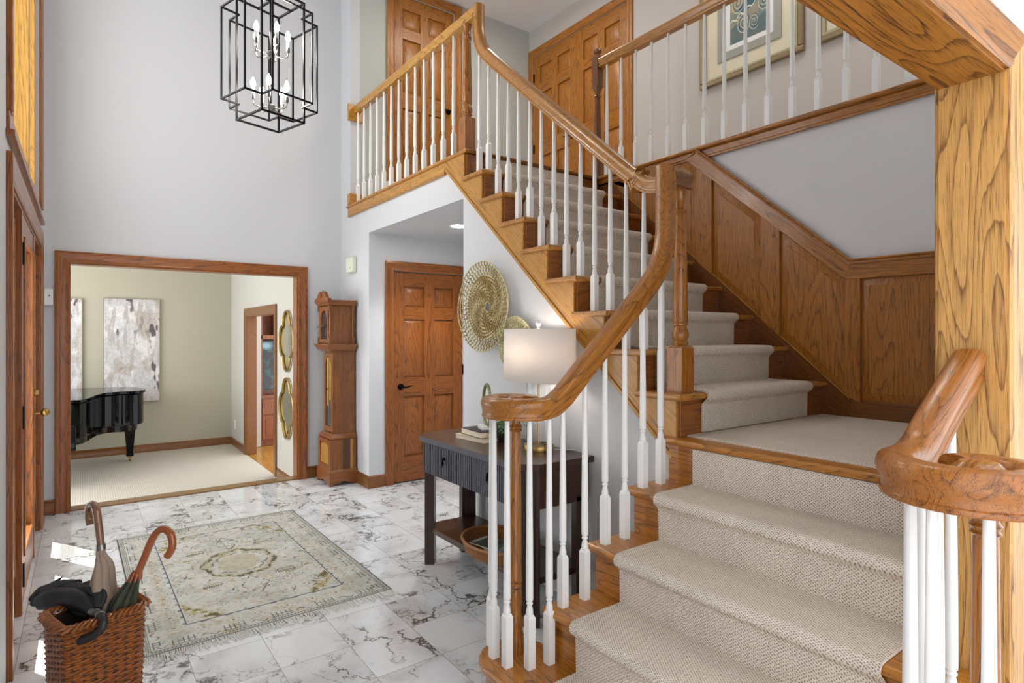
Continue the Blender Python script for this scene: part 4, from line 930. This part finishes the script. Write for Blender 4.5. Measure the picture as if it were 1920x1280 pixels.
yc = 5.64; sw = [(yc-.19, 1.745), (yc+.19, 1.745), (yc+.19, 1.765), (yc+.13, 1.775), (yc+.085, 1.82), (yc+.05, 1.838), (yc+.02, 1.815), (yc+.012, 1.775), (yc-.012, 1.775), (yc-.02, 1.815), (yc-.05, 1.838), (yc-.085, 1.82), (yc-.13, 1.775), (yc-.19, 1.765)]
sw = [(yc-.16+0*i, z) if False else (y, z) for i, (y, z) in enumerate(sw)]
MB().prism(sw, 'X', 1.852, 1.885).build('pediment', clockX, ck); MB().lathe([(.009, 0), (.012, .01), (.006, .02), (.014, .035), (.009, .05), (.004, .07), (0, .085)], (1.87, yc, 1.775), 12).build('finial', clockD, ck)
# --- rug
RW, RL = 1.18, 1.865
def rugfn(u, v):
    x = (u-.5)*RW; y = (v-.5)*RL; ax, ay = np.abs(x), np.abs(y); dx, dy = RW/2-ax, RL/2-ay; d = np.minimum(dx, dy)
    n1 = vnoise(u, v, 9, 14, 1, 4); n2 = vnoise(u, v, 45, 70, 5, 2); n3 = vnoise(u, v, 3, 4, 9, 2)
    c = np.ones(u.shape+(3,))*np.array((204, 204, 196))/255
    c = mixc(c, np.clip((n1-.48)*3, 0, .6), (178, 179, 168)); c = mixc(c, np.clip((n3-.5)*2, 0, .45), (222, 222, 220)); c = mixc(c, np.clip((n2-.62)*3, 0, .5), (186, 158, 116))
    dark, gold, ink = (62, 64, 64), (160, 140, 84), (52, 62, 80)
    # outer guard: two thin dark lines with a beaded row
    for a, b, k in ((.0, .006, .85), (.012, .016, .6), (.030, .034, .75)): c = mixc(c, ((d >= a) & (d < b))*k, dark)
    s = np.where(dx < dy, y, x)           # running coordinate along the border
    c = mixc(c, ((d > .018) & (d < .028) & (np.mod(s, .016) < .009))*.7, dark)
    # greek comb motifs in the first band
    p = np.mod(s+.03, .22); q = d-.042
    comb = (d > .042) & (d < .100) & (((p < .10) & ((np.mod(p, .022) < .005) | (np.abs(q-.004) < .003) | (np.abs(q-.03) < .003))) | ((p > .12) & (p < .20) & (np.abs(q-.018-.016*np.sin((p-.12)*80)) < .004)))
    c = mixc(c, comb*(.45+.4*n2), dark)
    # flower sprigs in the wide band
    p = np.mod(s, .13)-.065; q = d-.145; rr_ = np.sqrt(p**2+q**2)
    c = mixc(c, ((np.abs(rr_-.028) < .0035) & (np.sin(np.arctan2(q, p)*5) > -.1) & (d > .10) & (d < .19))*.45, gold)
    c = mixc(c, ((rr_ < .007) & (d > .10))*.6, dark); p2 = np.mod(s+.065, .13)-.065; c = mixc(c, ((np.abs(p2) < .020) & (np.abs(np.mod(q+.5, .014)-.007) < .0022) & (d > .115) & (d < .175))*.45, (150, 140, 120))
    c = mixc(c, ((np.abs(dx-.135) < .0018) & (ay < .74))*.7, (180, 130, 80))
    # navy inner frame with small knots
    bx, by = .390, .7075; fr = ((np.abs(ax-bx) < .0035) & (ay < by)) | ((np.abs(ay-by) < .0035) & (ax < bx)); c = mixc(c, fr*.8, ink)
    kn = ((np.abs(ax-bx-.008) < .007) & (np.mod(y+.02, .085) < .016) & (ay < by)) | ((np.abs(ay-by-.006) < .006) & (np.mod(x, .11) < .03) & (ax < bx)); c = mixc(c, kn*.6, ink)
    inside = (ax < bx-.008) & (ay < by-.008)
    # medallion: broken gold and dark ring round a pale centre
    a = np.arctan2(y*.8, x); rad = np.sqrt((x/.20)**2+(y/.235)**2); rw = rad+.05*np.sin(8*a)+.25*(n2-.5)
    c = mixc(c, np.clip(1-np.abs(rw-.95)/.20, 0, 1)*.55*(n1 > .38), gold); c = mixc(c, ((np.abs(rw-1.0) < .05) & (n2 > .42))*.75, dark); c = mixc(c, ((np.abs(rw-.76) < .025) & (n2 > .40))*.6, ink); c = mixc(c, (rad < .6)*.25, gold)
    for sg in (-1, 1):   # pendants above and below the medallion
        yy = np.abs(y)-.40; c = mixc(c, ((np.abs(np.abs(x)+np.abs(yy)*.55-.075) < .004) & (np.abs(yy) < .13) & (n2 > .40))*.6, dark)
    # four little comb trees
    for sx, sy in ((.2, .30), (-.2, .30), (.2, -.30), (-.2, -.30)):
        p, q = x-sx, y-sy; t = (np.abs(p) < .05) & (np.abs(q) < .012) & (np.mod(p, .012) < .007); c = mixc(c, t*.8, dark)
        r2 = np.sqrt((p/.055)**2+((q-.01)/.05)**2); c = mixc(c, ((np.abs(r2-.9) < .06) & (n2 > .5))*.6, dark); c = mixc(c, ((r2 < .85))*.18, gold)
    # corner sprays in ochre
    cr = (bx-ax)+(by-ay)*.62; spray = np.clip(1-np.abs(cr-.15-.08*(n1-.5))/.07, 0, 1)*inside*(n2 > .42); c = mixc(c, spray*.8, (170, 148, 76)); c = mixc(c, (spray > .5)*(n2 > .62)*.7, (78, 70, 48))
    # scattered hooks over the field
    n4 = vnoise(u, v, 30, 46, 21, 1); c = mixc(c, (inside & (np.abs(n4-.5) < .022) & (n1 > .46) & (rad > 1.25))*.85, (88, 94, 102)); c = mixc(c, (inside & (np.abs(n4-.7) < .02) & (rad > 1.2))*.6, (104, 92, 66))
    wear = vnoise(u, v, 70, 110, 31, 2); return c*(.87+.13*wear)[..., None]
rg_ = thing('area_rug', 'faded cream Persian style rug with medallion on the marble floor', 'rug', (.796, 3.979, 0), math.radians(.7))
MB().box(-RW/2, RW/2, -RL/2, RL/2, .0005, .006).build('rug_body', plain('rug_backing', (196, 190, 176), .95), rg_, local=True)
o = painted('rug_face', (-RW/2, -RL/2, .0068), (RW, 0, 0), (0, RL, 0), 400, 640, rugfn, vcol('rug_pile')); o.parent = rg_; o.location = (-RW/2, -RL/2, .0068)
rg = random.Random(8)
for sgn in (-1, 1):
    mb = MB()
    for i in range(190):
        x = -RW/2+RW*(i+.5)/190; l = rg.uniform(.05, .085); w_ = rg.uniform(-.02, .02)
        mb.tube([(x, sgn*(RL/2-.003), .005), (x+w_*.4, sgn*(RL/2+l*.5), .004+rg.random()*.004), (x+w_, sgn*(RL/2+l), .003)], .0022, 4)
    mb.build('fringe', plain('fringe_cotton', (220, 217, 210), .9) if 'fringe_cotton' not in MATS else MATS['fringe_cotton'], rg_, local=True)
# --- umbrella stand
us = thing('umbrella_stand', 'tall square brown wicker basket holding umbrellas by the front door', 'umbrella stand', (.0368, 2.333, 0), math.radians(17.7))
def rrect(hx, hy, r, n):
    """n points evenly round a rounded rectangle"""
    seg = []; 
    for cx, cy, a0 in ((hx-r, hy-r, 0), (-(hx-r), hy-r, 90), (-(hx-r), -(hy-r), 180), (hx-r, -(hy-r), 270)):
        for i in range(7): a = math.radians(a0+15*i); seg.append(((cx+r*math.cos(a), cy+r*math.sin(a)), (math.cos(a), math.sin(a))))
    L_ = [0]; m_ = len(seg)
    for i in range(m_): p, q = seg[i][0], seg[(i+1) % m_][0]; L_.append(L_[-1]+math.hypot(q[0]-p[0], q[1]-p[1]))
    out = []; j = 0
    for k in range(n):
        s = L_[-1]*k/n
        while L_[j+1] < s: j += 1
        t = (s-L_[j])/max(1e-9, L_[j+1]-L_[j]); a, b = seg[j], seg[(j+1) % m_]
        out.append(((a[0][0]*(1-t)+b[0][0]*t, a[0][1]*(1-t)+b[0][1]*t), (a[1][0]*(1-t)+b[1][0]*t, a[1][1]*(1-t)+b[1][1]*t)))
    return out
UH = .535; ns = 26; mb = MB(); nrow = 62
for j in range(nrow):
    z = .012+UH*j/nrow; k = .86+.14*z/UH; ring = rrect(.112*k, .092*k, .02, ns*2)
    path = []
    for i, ((x, y), (nx, ny)) in enumerate(ring):
        w_ = (.0046 if (i//2+j) % 2 else -.0022) if i % 2 == 0 else .0015
        path.append((x+nx*w_, y+ny*w_, z+.0012*math.sin(i*1.7+j)))
    mb.tube(path, .0041, 5, closed=True, up=(0, 0, 1))
mb.build('woven_body', wickerM, us, local=True)
mb = MB()
for i, ((x, y), (nx, ny)) in enumerate(rrect(.112, .092, .02, ns)):
    mb.tube([(x*.86, y*.86, .0), (x, y, UH+.01)], .0042, 5)
mb.build('stakes', wickerD, us, local=True)
mb = MB(); rp = rrect(.116, .096, .024, 96)
for i in range(96):
    pts = []
    for j in range(7):
        (x, y), (nx, ny) = rp[(i+j) % 96]; a = PI*j/6; rr_ = .014; pts.append((x+nx*(rr_*math.cos(a)), y+ny*(rr_*math.cos(a)), UH-.004+.018*math.sin(a)-.006*(1-abs(math.cos(a)))))
    if i % 2 == 0: mb.tube(pts, .0044, 5)
mb.build('braided_rim', wickerM, us, local=True)
mb = MB(); r0, r1 = rrect(.112*.86-.007, .092*.86-.007, .016, 40), rrect(.112-.008, .092-.008, .016, 40)
mb.add([(p[0], p[1], .008) for p, _ in r0]+[(p[0], p[1], UH-.012) for p, _ in r1], [(i, (i+1) % 40, 40+(i+1) % 40, 40+i) for i in range(40)]+[list(range(40))]); mb.build('gap_shade_sheet', plain('gap_shade_dark', (44, 26, 16), .8), us, local=True)  # dark sheet added inside the weave so its gaps look shaded
MB().box(-.09, .09, -.072, .072, .002, .007).build('base', wickerD, us, local=True)
def crumple(mb, path, rad, folds=7, depth=.28, seed=1, tw=1.2, n=42):
    P = smooth_path(path, 5); R2 = []; m_ = len(path)
    for i in range(len(P)):
        t = i/5; k = min(int(t), m_-2); R2.append(rad[k]+(rad[k+1]-rad[k])*(t-k))
    rg = random.Random(seed); ph = [rg.uniform(0, 6) for _ in range(4)]; prev = None; vs = []
    for i, p in enumerate(P):
        t = (P[min(i+1, len(P)-1)]-P[max(i-1, 0)]).normalized(); q = Vector((0, 0, 1)) if prev is None else prev
        if prev is None and abs(t.z) > .9: q = Vector((1, 0, 0))
        q = (q-t*q.dot(t)).normalized(); prev = q; b = t.cross(q)
        for k in range(n):
            a = 2*PI*k/n; s = abs(math.sin(folds*.5*a+tw*i/len(P)*3+ph[0])); s2 = math.sin(3*a+ph[1]+i*.25)*.5+.5
            r = R2[i]*(1-depth*(1-s)**1.5)*(1-.22*s2); vs.append(p+(q*math.cos(a)+b*math.sin(a))*r)
    fs = [(i*n+k, (i+1)*n+k, (i+1)*n+(k+1) % n, i*n+(k+1) % n) for i in range(len(P)-1) for k in range(n)]
    mb.add(vs, fs, 0, True); mb.add(vs[:n], [list(range(n))]); mb.add(vs[-n:], [list(range(n))[::-1]]); return mb
def fabric(name, rgb): return plain(name, rgb, .55, bump=.3, bscale=500)
# beige umbrella
ub = thing('umbrella', 'beige folded umbrella with glossy brown crook handle standing upright in the wicker basket', 'umbrella', (.05, 2.36, .02), 0, 'umbrellas in the wicker stand')
crumple(MB(), [(.045, 2.35, .10), PX(200, 1200, 1.93), PX(198, 1140, 1.93), PX(190, 1100, 1.935), PX(194, 1062, 1.94), PX(191, 1040, 1.94), PX(189.5, 1024, 1.94)], [.012, .030, .040, .043, .032, .017, .012], folds=6, seed=4, tw=2.2).build('canopy', fabric('beige_nylon', (158, 138, 120)), ub)
MB().tube(smooth_path([PX(189.5, 1026, 1.94), PX(187.5, 1005, 1.94), PX(183.5, 972, 1.94), PX(181, 956, 1.942), PX(176.5, 946.5, 1.955), PX(170.5, 945.5, 1.975), PX(166.8, 955, 1.99), PX(167, 970, 1.995), PX(169.5, 984, 1.99)], 5), .0115, 12).build('handle', plain('brown_lacquer_wood', (126, 86, 58), .12, coat=1), ub)
MB().tube([PX(190.2, 1030, 1.94), PX(189.4, 1020, 1.94)], .0135, 14).build('collar', steelM, ub)
MB().tube([(.045, 2.35, .022), (.045, 2.35, .11)], .006, 8).build('ferrule', steelM, ub)
# green umbrella
ug = thing('umbrella', 'dark green folded umbrella with polished cherry wood crook handle leaning right in the wicker basket', 'umbrella', (.05, 2.33, .02), 0, 'umbrellas in the wicker stand')
crumple(MB(), [(.02, 2.35, .12), PX(205, 1200, 1.92), PX(222, 1148, 1.92), PX(236, 1120, 1.92), PX(247, 1098, 1.915), PX(257, 1077, 1.91)], [.012, .034, .047, .041, .026, .014], folds=8, seed=9, depth=.4, tw=1.0).build('canopy', fabric('green_nylon', (60, 66, 48)), ug)
MB().tube(smooth_path([PX(255, 1082, 1.91), PX(268, 1052, 1.905), PX(281, 1020, 1.90), PX(290, 1003, 1.90), PX(300, 993, 1.895), PX(312, 993, 1.89), PX(321, 1004, 1.885), PX(323.5, 1020, 1.885), PX(319.5, 1034, 1.885), PX(313, 1043, 1.885)], 5), .0118, 12).build('handle', plain('cherry_lacquer_wood', (152, 76, 16), .10, coat=1), ug)
mb = MB()
for i in range(8):
    a = 2*PI*i/8; c = PX(256, 1080, 1.91); o_ = Vector((math.cos(a)*.014, math.sin(a)*.014, 0)); mb.tube([c+o_*1.3+Vector((-.006, .002, -.012)), c+o_*.9+Vector((.002, 0, .016))], .0035, 6)
mb.build('rib_tips', plain('rib_wood', (150, 80, 36), .3), ug); MB().tube([(.02, 2.35, .022), (.02, 2.35, .13)], .006, 8).build('ferrule', steelM, ug)
# black umbrella
uk = thing('umbrella', 'black folded umbrella slumped over the basket rim with its curved black handle hanging outside', 'umbrella', (-.03, 2.38, .5), 0, 'umbrellas in the wicker stand')
mb = crumple(MB(), [PX(70, 1128, 2.03), PX(85, 1122, 2.02), PX(112, 1118, 1.98), PX(140, 1120, 1.94), PX(158, 1130, 1.90), PX(172, 1148, 1.86)], [.012, .042, .055, .048, .046, .020], folds=5, seed=14, depth=.20, tw=1.6)
crumple(mb, [PX(120, 1145, 1.93), PX(140, 1128, 1.93), PX(165, 1108, 1.93), PX(185, 1122, 1.90), PX(180, 1142, 1.87)], [.016, .034, .034, .028, .018], folds=5, seed=3, depth=.25)
crumple(mb, [PX(64, 1128, 2.03), PX(78, 1112, 2.03), PX(96, 1098, 2.02), PX(116, 1082, 2.0)], [.022, .026, .014, .002], folds=3, seed=6, depth=.3)
crumple(mb, [PX(90, 1120, 2.0), PX(120, 1102, 1.99), PX(148, 1092, 1.98)], [.03, .030, .014], folds=3, seed=8, depth=.3)
mb.build('canopy', fabric('black_nylon', (26, 28, 32)), uk)
MB().tube(smooth_path([PX(176, 1150, 1.855), PX(187, 1154, 1.835), PX(194, 1161, 1.82), PX(192, 1175, 1.81), PX(182, 1186, 1.805), PX(166, 1195, 1.80), PX(148, 1201, 1.795)], 5), [.0125]*22+[.0135]*9, 12).build('handle', plain('black_leather_grip', (34, 34, 32), .35, bump=.3, bscale=150), uk)
MB().tube([PX(173, 1148, 1.86), PX(180, 1151, 1.847)], .0165, 14).tube([PX(186, 1153.5, 1.838), PX(188, 1154.3, 1.834)], .0148, 14).build('collar', steelM, uk)
# --- chandelier
ch = thing('chandelier', 'black open frame lantern chandelier with two rings of lit candle bulbs', 'chandelier', (.915, 3.712, 2.70), math.radians(17.1))
def bars(segs, name, t=.0052):
    mb = MB()
    for a, b in segs: mb.box(min(a[0], b[0])-t, max(a[0], b[0])+t, min(a[1], b[1])-t, max(a[1], b[1])+t, min(a[2], b[2])-t, max(a[2], b[2])+t)
    return mb.build(name, blackM, ch, local=True)
h_ = .136; sq = [(-h_, -h_), (h_, -h_), (h_, h_), (-h_, h_)]; s_ = []
for i in range(4):
    a, b = sq[i], sq[(i+1) % 4]
    for z in (0, .72): s_.append(((*a, z), (*b, z)))
    s_.append(((*a, 0), (*a, .72)))
s_ += [((-h_, 0, .72), (h_, 0, .72)), ((0, -h_, .72), (0, h_, .72))]
bars(s_, 'inner_frame')
L_, W_ = .232, .128; cr = [(-L_, -W_), (-W_, -W_), (-W_, -L_), (W_, -L_), (W_, -W_), (L_, -W_), (L_, W_), (W_, W_), (W_, L_), (-W_, L_), (-W_, W_), (-L_, W_)]; s_ = []
for i in range(12):
    a, b = cr[i], cr[(i+1) % 12]
    for z in (.092, .625): s_.append(((*a, z), (*b, z)))
    if abs(abs(a[0])-L_) < 1e-6 or abs(abs(a[1])-L_) < 1e-6: s_.append(((*a, .092), (*a, .625)))
bars(s_, 'outer_frame', .0046)
MB().tube([(0, 0, .075), (0, 0, .74)], .006, 8).tube([(0, 0, .74), (0, 0, CE-2.70)], .0045, 8).lathe([(.07, CE-2.725), (.07, CE-2.705), (.0, CE-2.70)], n=20).build('rod', blackM, ch, local=True)
for z0_, off in ((.072, .3), (.39, .75)):
    MB().lathe([(.0, z0_-.012), (.022, z0_-.012), (.026, z0_), (.026, z0_+.022), (.010, z0_+.03)], n=16).build('hub', steelM, ch, local=True)
    for i in range(5):
        a = off+i*2*PI/5; c, s = math.cos(a), math.sin(a); r_ = .098
        am = MB(); am.tube(smooth_path([(.022*c, .022*s, z0_+.008), (.055*c, .055*s, z0_+.002), (.085*c, .085*s, z0_+.006), (r_*c, r_*s, z0_+.022), (r_*c, r_*s, z0_+.045)], 3), .0042, 6)
        am.lathe([(.008, z0_+.038), (.0105, z0_+.045), (.0105, z0_+.068)], (r_*c, r_*s, 0), 10); ao = am.build('arm', steelM, ch, local=True)
        MB().lathe([(.0095, z0_+.068), (.0095, z0_+.105)], (r_*c, r_*s, 0), 10).build('candle_sleeve', trimW, ao, local=True)
        MB().lathe([(.006, z0_+.105), (.0135, z0_+.118), (.0155, z0_+.130), (.012, z0_+.148), (.005, z0_+.166), (0, z0_+.172)], (r_*c, r_*s, 0), 10).build('bulb', bulbM, ao, local=True)
light('chandelier_light_low', 'POINT', (.915, 3.712, 2.91), energy=6, color=(1, .94, .86), size=.10)
light('chandelier_light_high', 'POINT', (.915, 3.712, 3.24), energy=6, color=(1, .94, .86), size=.10)
# ================================================================ PIANO ROOM
pc = thing('grand_piano', 'glossy black grand piano with its tail and tapered leg showing in the room beyond', 'piano', (.2, 9.2, ZP))
fr_ = [(-1.05, 8.20), (-.12, 8.22), (.0, 8.27), (.07, 8.46), (.13, 8.74), (.22, 9.02), (.36, 9.12), (.50, 9.10), (.62, 9.15), (.69, 9.30), (.70, 9.55), (.62, 9.82), (.45, 9.98), (.2, 10.04), (-1.05, 10.06)]
ol = [(p.x, p.y) for p in smooth_path([(x, y, 0) for x, y in fr_], 5)]
def shrink(o, d):
    c = Vector((-.1, 9.3)); return [((x-c.x)*(1-d)+c.x, (y-c.y)*(1-d)+c.y) for x, y in o]
MB().prism(shrink(ol, .03), 'Z', .25, .645).build('case', blackP, pc, bevel=.006)
MB().prism(ol, 'Z', .655, .69).build('lid', blackP, pc, bevel=.008)
MB().box(-1.05, -.05, 8.17, 8.30, .13, .40).build('key_slip', blackP, pc, bevel=.01)
MB().prism(shrink(ol, .12), 'Z', .17, .25).build('under_frame', blackP, pc)
for x, y in ((.535, 9.66), (-.90, 8.45), (-.25, 8.45)):
    MB().frustum((x, y, -.22), (.034, .034), (x, y, .16), (.066, .066)).box(x-.085, x+.085, y-.085, y+.085, .16, .25).box(x-.044, x+.044, y-.044, y+.044, -.24, -.20).build('leg', blackP, pc, bevel=.006)
    MB().tube([(x-.012, y, ZP+.032), (x+.012, y, ZP+.032)], .030, 14).box(x-.022, x+.022, y-.022, y+.022, -.26, -.24).tube([(x, y, -.25), (x, y, -.27)], .02, 10).build('caster', brassM, pc)
def abstract(seed):
    def fn(u, v):
        a = vnoise(u, v, 5, 7, seed, 4); b = vnoise(u, v, 16, 7, seed+3, 3); d_ = vnoise(u, v, 12, 9, seed+6, 3); e = vnoise(u, v, 50, 90, seed+9, 2)
        c = np.ones(u.shape+(3,))*np.array((196, 194, 194))/255
        c = mixc(c, np.clip((a-.45)*5, 0, .75), (224, 222, 222)); c = mixc(c, np.clip((b-.55)*5, 0, .7), (170, 164, 160)); c = mixc(c, np.clip((vnoise(u, v, 4, 6, seed+20, 3)-.62)*5, 0, .45), (164, 150, 134))
        strk = np.clip((d_-.62)*14, 0, 1)*np.clip((vnoise(u, v, 3, 4, seed+40, 1)-.42)*5, 0, 1); c = mixc(c, strk*.85, (78, 70, 72)); return c*(.90+.18*e)[..., None]
    return fn
canM2 = vcol('canvas_paint', .7)
def canvas(x0, x1, z0, z1, seed, label):
    e = thing('canvas_painting', label, 'painting', ((x0+x1)/2, 10.235, z0)); y = 10.215
    MB().box(x0-.008, x1+.008, y-.004, 10.249, z0-.008, z0).box(x0-.008, x1+.008, y-.004, 10.249, z1, z1+.008).box(x0-.008, x0, y-.004, 10.249, z0, z1).box(x1, x1+.008, y-.004, 10.249, z0, z1).build('frame', plain('champagne_frame', (166, 156, 132), .4, .4) if 'champagne_frame' not in MATS else MATS['champagne_frame'], e)
    painted('canvas', (x0, y, z0), (x1-x0, 0, 0), (0, 0, z1-z0), 140, 300, abstract(seed), canM2, e)
canvas(.252, .936, .452, 1.942, 100, 'grey and white abstract canvas hanging whole above the piano tail')
canvas(-.68, .0, .452, 1.925, 300, 'grey and white abstract canvas cut off by the left jamb of the opening')
def quatre(yc, zc, name_label):
    e = thing('wall_mirror', name_label, 'mirror', (1.915, yc, zc), 0, 'gold mirrors on the piano room side wall'); out = []
    a_, b_ = .30, .345
    for i in range(96):
        t = 2*PI*i/96; ph = (t+PI/4) % (PI/2)-PI/4; r = (.17*math.cos(ph)+math.sqrt(.0324-.0289*math.sin(ph)**2))/.35; out.append((yc+a_*r*math.cos(t), zc+b_*r*math.sin(t)))
    MB().tube([(1.905, y, z) for y, z in out], .013, 8, closed=True, up=(1, 0, 0)).build('frame', goldM, e)
    MB().prism(out, 'X', 1.918, 1.928).build('mirror_glass', mirM, e)
quatre(7.03, 1.352, 'upper gold framed quatrefoil mirror beyond the piano room opening'); quatre(7.03, .575, 'lower gold framed quatrefoil mirror beyond the piano room opening')
ou = B(1.922, 1.929, 9.90, 9.985, -.03, .10).build('wall_outlet', trimW, label='small white outlet plate on the piano room side wall above the baseboard', cat='outlet')
# family room cabinet glimpsed through the doorway
cb = thing('media_cabinet', 'cherry wood media cabinet glimpsed through the doorway behind the piano room', 'cabinet', (2.75, 9.9, ZP))
cz = oak('media_cherry', (150, 76, 34), (92, 38, 16), 'Z', rings=5)
MB().box(2.255, 3.4, 9.72, 10.2, ZP+.08, .44).box(2.255, 3.4, 9.70, 10.2, .44, .48).box(2.255, 3.4, 9.75, 10.2, ZP, ZP+.08).build('base_unit', cz, cb)
for x in (2.27, 2.66, 3.05):
    d_ = MB().box(x, x+.37, 9.70, 9.72, ZP+.10, .16).box(x+.05, x+.32, 9.692, 9.70, ZP+.16, .10).build('door', cz, cb, bevel=.003)
    w_ = MB().box(x, x+.37, 9.70, 9.72, .18, .42).build('drawer', cz, cb, bevel=.003)
MB().box(2.255, 3.4, 9.9, 10.2, .48, .62).box(2.255, 2.275, 9.72, 10.2, .48, 2.2).box(2.255, 3.4, 9.72, 10.2, 1.36, 1.42).box(2.255, 3.4, 10.15, 10.2, .48, 2.2).box(2.255, 3.4, 9.72, 10.2, 2.2, 2.26).box(2.5, 2.53, 9.72, 10.15, 1.42, 2.2).build('shelves', cz, cb)
tv = thing('television', 'dark television screen glimpsed in the wooden media cabinet', 'television', (2.75, 9.8, .62))
MB().box(2.285, 3.3, 9.80, 9.84, .56, 1.33).box(2.6, 2.9, 9.78, 9.88, .482, .56).build('housing', plain('tv_plastic', (14, 14, 16), .3), tv)
def tv_reflection(u, v):  # window reflections painted into the screen colour as blue-green patches
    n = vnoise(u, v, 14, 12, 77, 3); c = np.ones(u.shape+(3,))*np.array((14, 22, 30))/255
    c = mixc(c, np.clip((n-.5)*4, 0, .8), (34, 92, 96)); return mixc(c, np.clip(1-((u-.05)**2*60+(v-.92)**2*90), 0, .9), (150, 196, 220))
painted('screen', (2.295, 9.797, .575), (.995, 0, 0), (0, 0, .74), 90, 70, tv_reflection, vcol('tv_screen', .1), tv)

# ================================================================ SMALL FIXTURES
dt = thing('alarm_sounder', 'cream square alarm box on the white wall above the grandfather clock', 'alarm', (XS-.02, 5.585, 2.03))
MB().box(XS-.045, XS-.001, 5.50, 5.67, 2.03, 2.175).build('cover', plain('cream_plastic', (222, 226, 204), .4), dt, bevel=.008); MB().tube([(XS-.046, 5.56, 2.075), (XS-.044, 5.56, 2.075)], .007, 8).build('lens', darkM, dt)
th_ = thing('wall_sensor', 'white box with small sensor on the wall beside the front door', 'sensor', (-.21, YP-.02, 1.655))
MB().box(-.238, -.182, YP-.05, YP-.001, 1.655, 1.785).build('housing', trimW, th_, bevel=.006); MB().tube([(-.205, YP-.052, 1.73), (-.205, YP-.049, 1.73)], .005, 8).build('lens', darkM, th_)
fv = thing('floor_vent', 'grey stone look slotted floor vent in the sunlit marble by the front door', 'vent', (-.075, 4.87, 0))
mb = MB().box(-.125, -.025, 4.70, 5.03, .0, .004, 0)
for i in range(14): mb.box(-.113, -.037, 4.715+i*.0225, 4.722+i*.0225, .004, .0052, 1)
mb.build('grille', [plain('vent_stone', (170, 168, 164), .3), plain('vent_slot', (96, 94, 92), .6)], fv)
rl = thing('recessed_light', 'round white recessed downlight in the hall ceiling under the balcony', 'light', (2.66, 4.42, 2.37))
MB().lathe([(.085, -.006), (.088, -.002), (.088, 0)], (2.66, 4.42, 2.37), 28).build('trim_ring', trimW, rl); MB().lathe([(.070, -.0072), (0, -.0072)], (2.66, 4.42, 2.37), 28).build('lens', canM, rl)
sp_l = light('recessed_lamp', 'SPOT', (2.66, 4.42, 2.34), energy=30, color=(1, .98, .95), size=.05); sp_l.data.spot_size = 2.2; sp_l.data.spot_blend = .6
# framed prints in the upstairs hall
def fprint(y0, y1, z0, z1, lv, label, art):
    """lv = list of (inset, material, depth) from the outer frame inwards; wall at x=4.39"""
    e = thing('framed_print', label, 'picture', (4.38, (y0+y1)/2, z0), 0, 'framed prints in the upstairs hall'); X_ = 4.389
    def ring(i0, i1, d_, mt, nm, bev=0):
        mb = MB(); a, b, c, d2 = y0+i0, y1-i0, z0+i0, z1-i0; w_ = i1-i0
        mb.box(X_-d_, X_, a, b, c, c+w_).box(X_-d_, X_, a, b, d2-w_, d2).box(X_-d_, X_, a, a+w_, c+w_, d2-w_).box(X_-d_, X_, b-w_, b, c+w_, d2-w_); mb.build(nm, mt, e, bevel=bev)
    for nm, i0, i1, d_, mt, bev in lv: ring(i0, i1, d_, mt, nm, bev)
    i0 = lv[-1][2]; painted('print', (X_-.004, y1-i0, z0+i0), (0, -(y1-y0-2*i0), 0), (0, 0, z1-z0-2*i0), 120, 150, art, vcol('print_ink_'+str(round(y0, 1)), .5), e)
frM = plain('bronze_ribbed_frame', (128, 112, 84), .4, .5, bump=1.0, bscale=160, noise=.35); crM = plain('cream_mat', (214, 206, 182), .8); slM = plain('silver_gold_fillet', (168, 160, 128), .4, .5); grM = plain('grey_gold_mat', (150, 152, 142), .6); whM = plain('white_mat', (226, 226, 226), .8)
def swirl(u, v):
    c = np.ones(u.shape+(3,))*np.array((140, 136, 118))/255; n = vnoise(u, v, 7, 8, 55, 3)
    c = mixc(c, np.clip((n-.5)*5, 0, .8), (96, 122, 124)); c = mixc(c, np.clip(((v > .45)*(n > .42))*.7, 0, 1), (188, 160, 122))
    c = mixc(c, ((v > .28+.25*u) & (v < .42+.25*u) & (u > .25))*.9, (44, 84, 104)); c = mixc(c, (v < .20+.06*np.sin(u*9))*.55, (60, 84, 94))
    for cx, cy, s in ((.35, .25, .12), (.62, .20, .09), (.86, .42, .10), (.2, .55, .12), (.7, .75, .13)):
        a = np.arctan2(v-cy, u-cx); r = np.hypot(u-cx, (v-cy)*1.2)/s; sp_ = np.abs(np.mod(r*1.6-a/(2*PI), 1)-.5) < .10; c = mixc(c, (sp_ & (r < 1.5))*.85, (222, 218, 196)); c = mixc(c, ((~sp_) & (r < 1.4))*.35, (40, 66, 80))
    c = mixc(c, (np.abs(v-.30-.25*u-.02*np.sin(u*30)) < .010)*.9, (226, 220, 190)); c = mixc(c, (np.abs(u-.42) < .010)*(v > .3)*(v < .62)*.9, (226, 220, 190)); return c
fprint(2.287, 3.203, 3.551, 4.72, [('frame', 0, .045, .035, frM, .01), ('fillet', .045, .062, .030, slM, 0), ('mat', .062, .175, .012, crM, 0), ('inner_frame', .175, .240, .022, grM, 0), ('inner_mat', .240, .285, .010, whM, 0)], 'framed blue and tan swirl print with wide cream mat in the upstairs hall', swirl)
fprint(1.40, 2.192, 3.551, 4.72, [('frame', 0, .045, .035, frM, .01), ('fillet', .045, .068, .030, slM, 0), ('mat', .068, .20, .012, crM, 0)], 'framed print mostly hidden by the foreground oak header beside the swirl print', swirl)
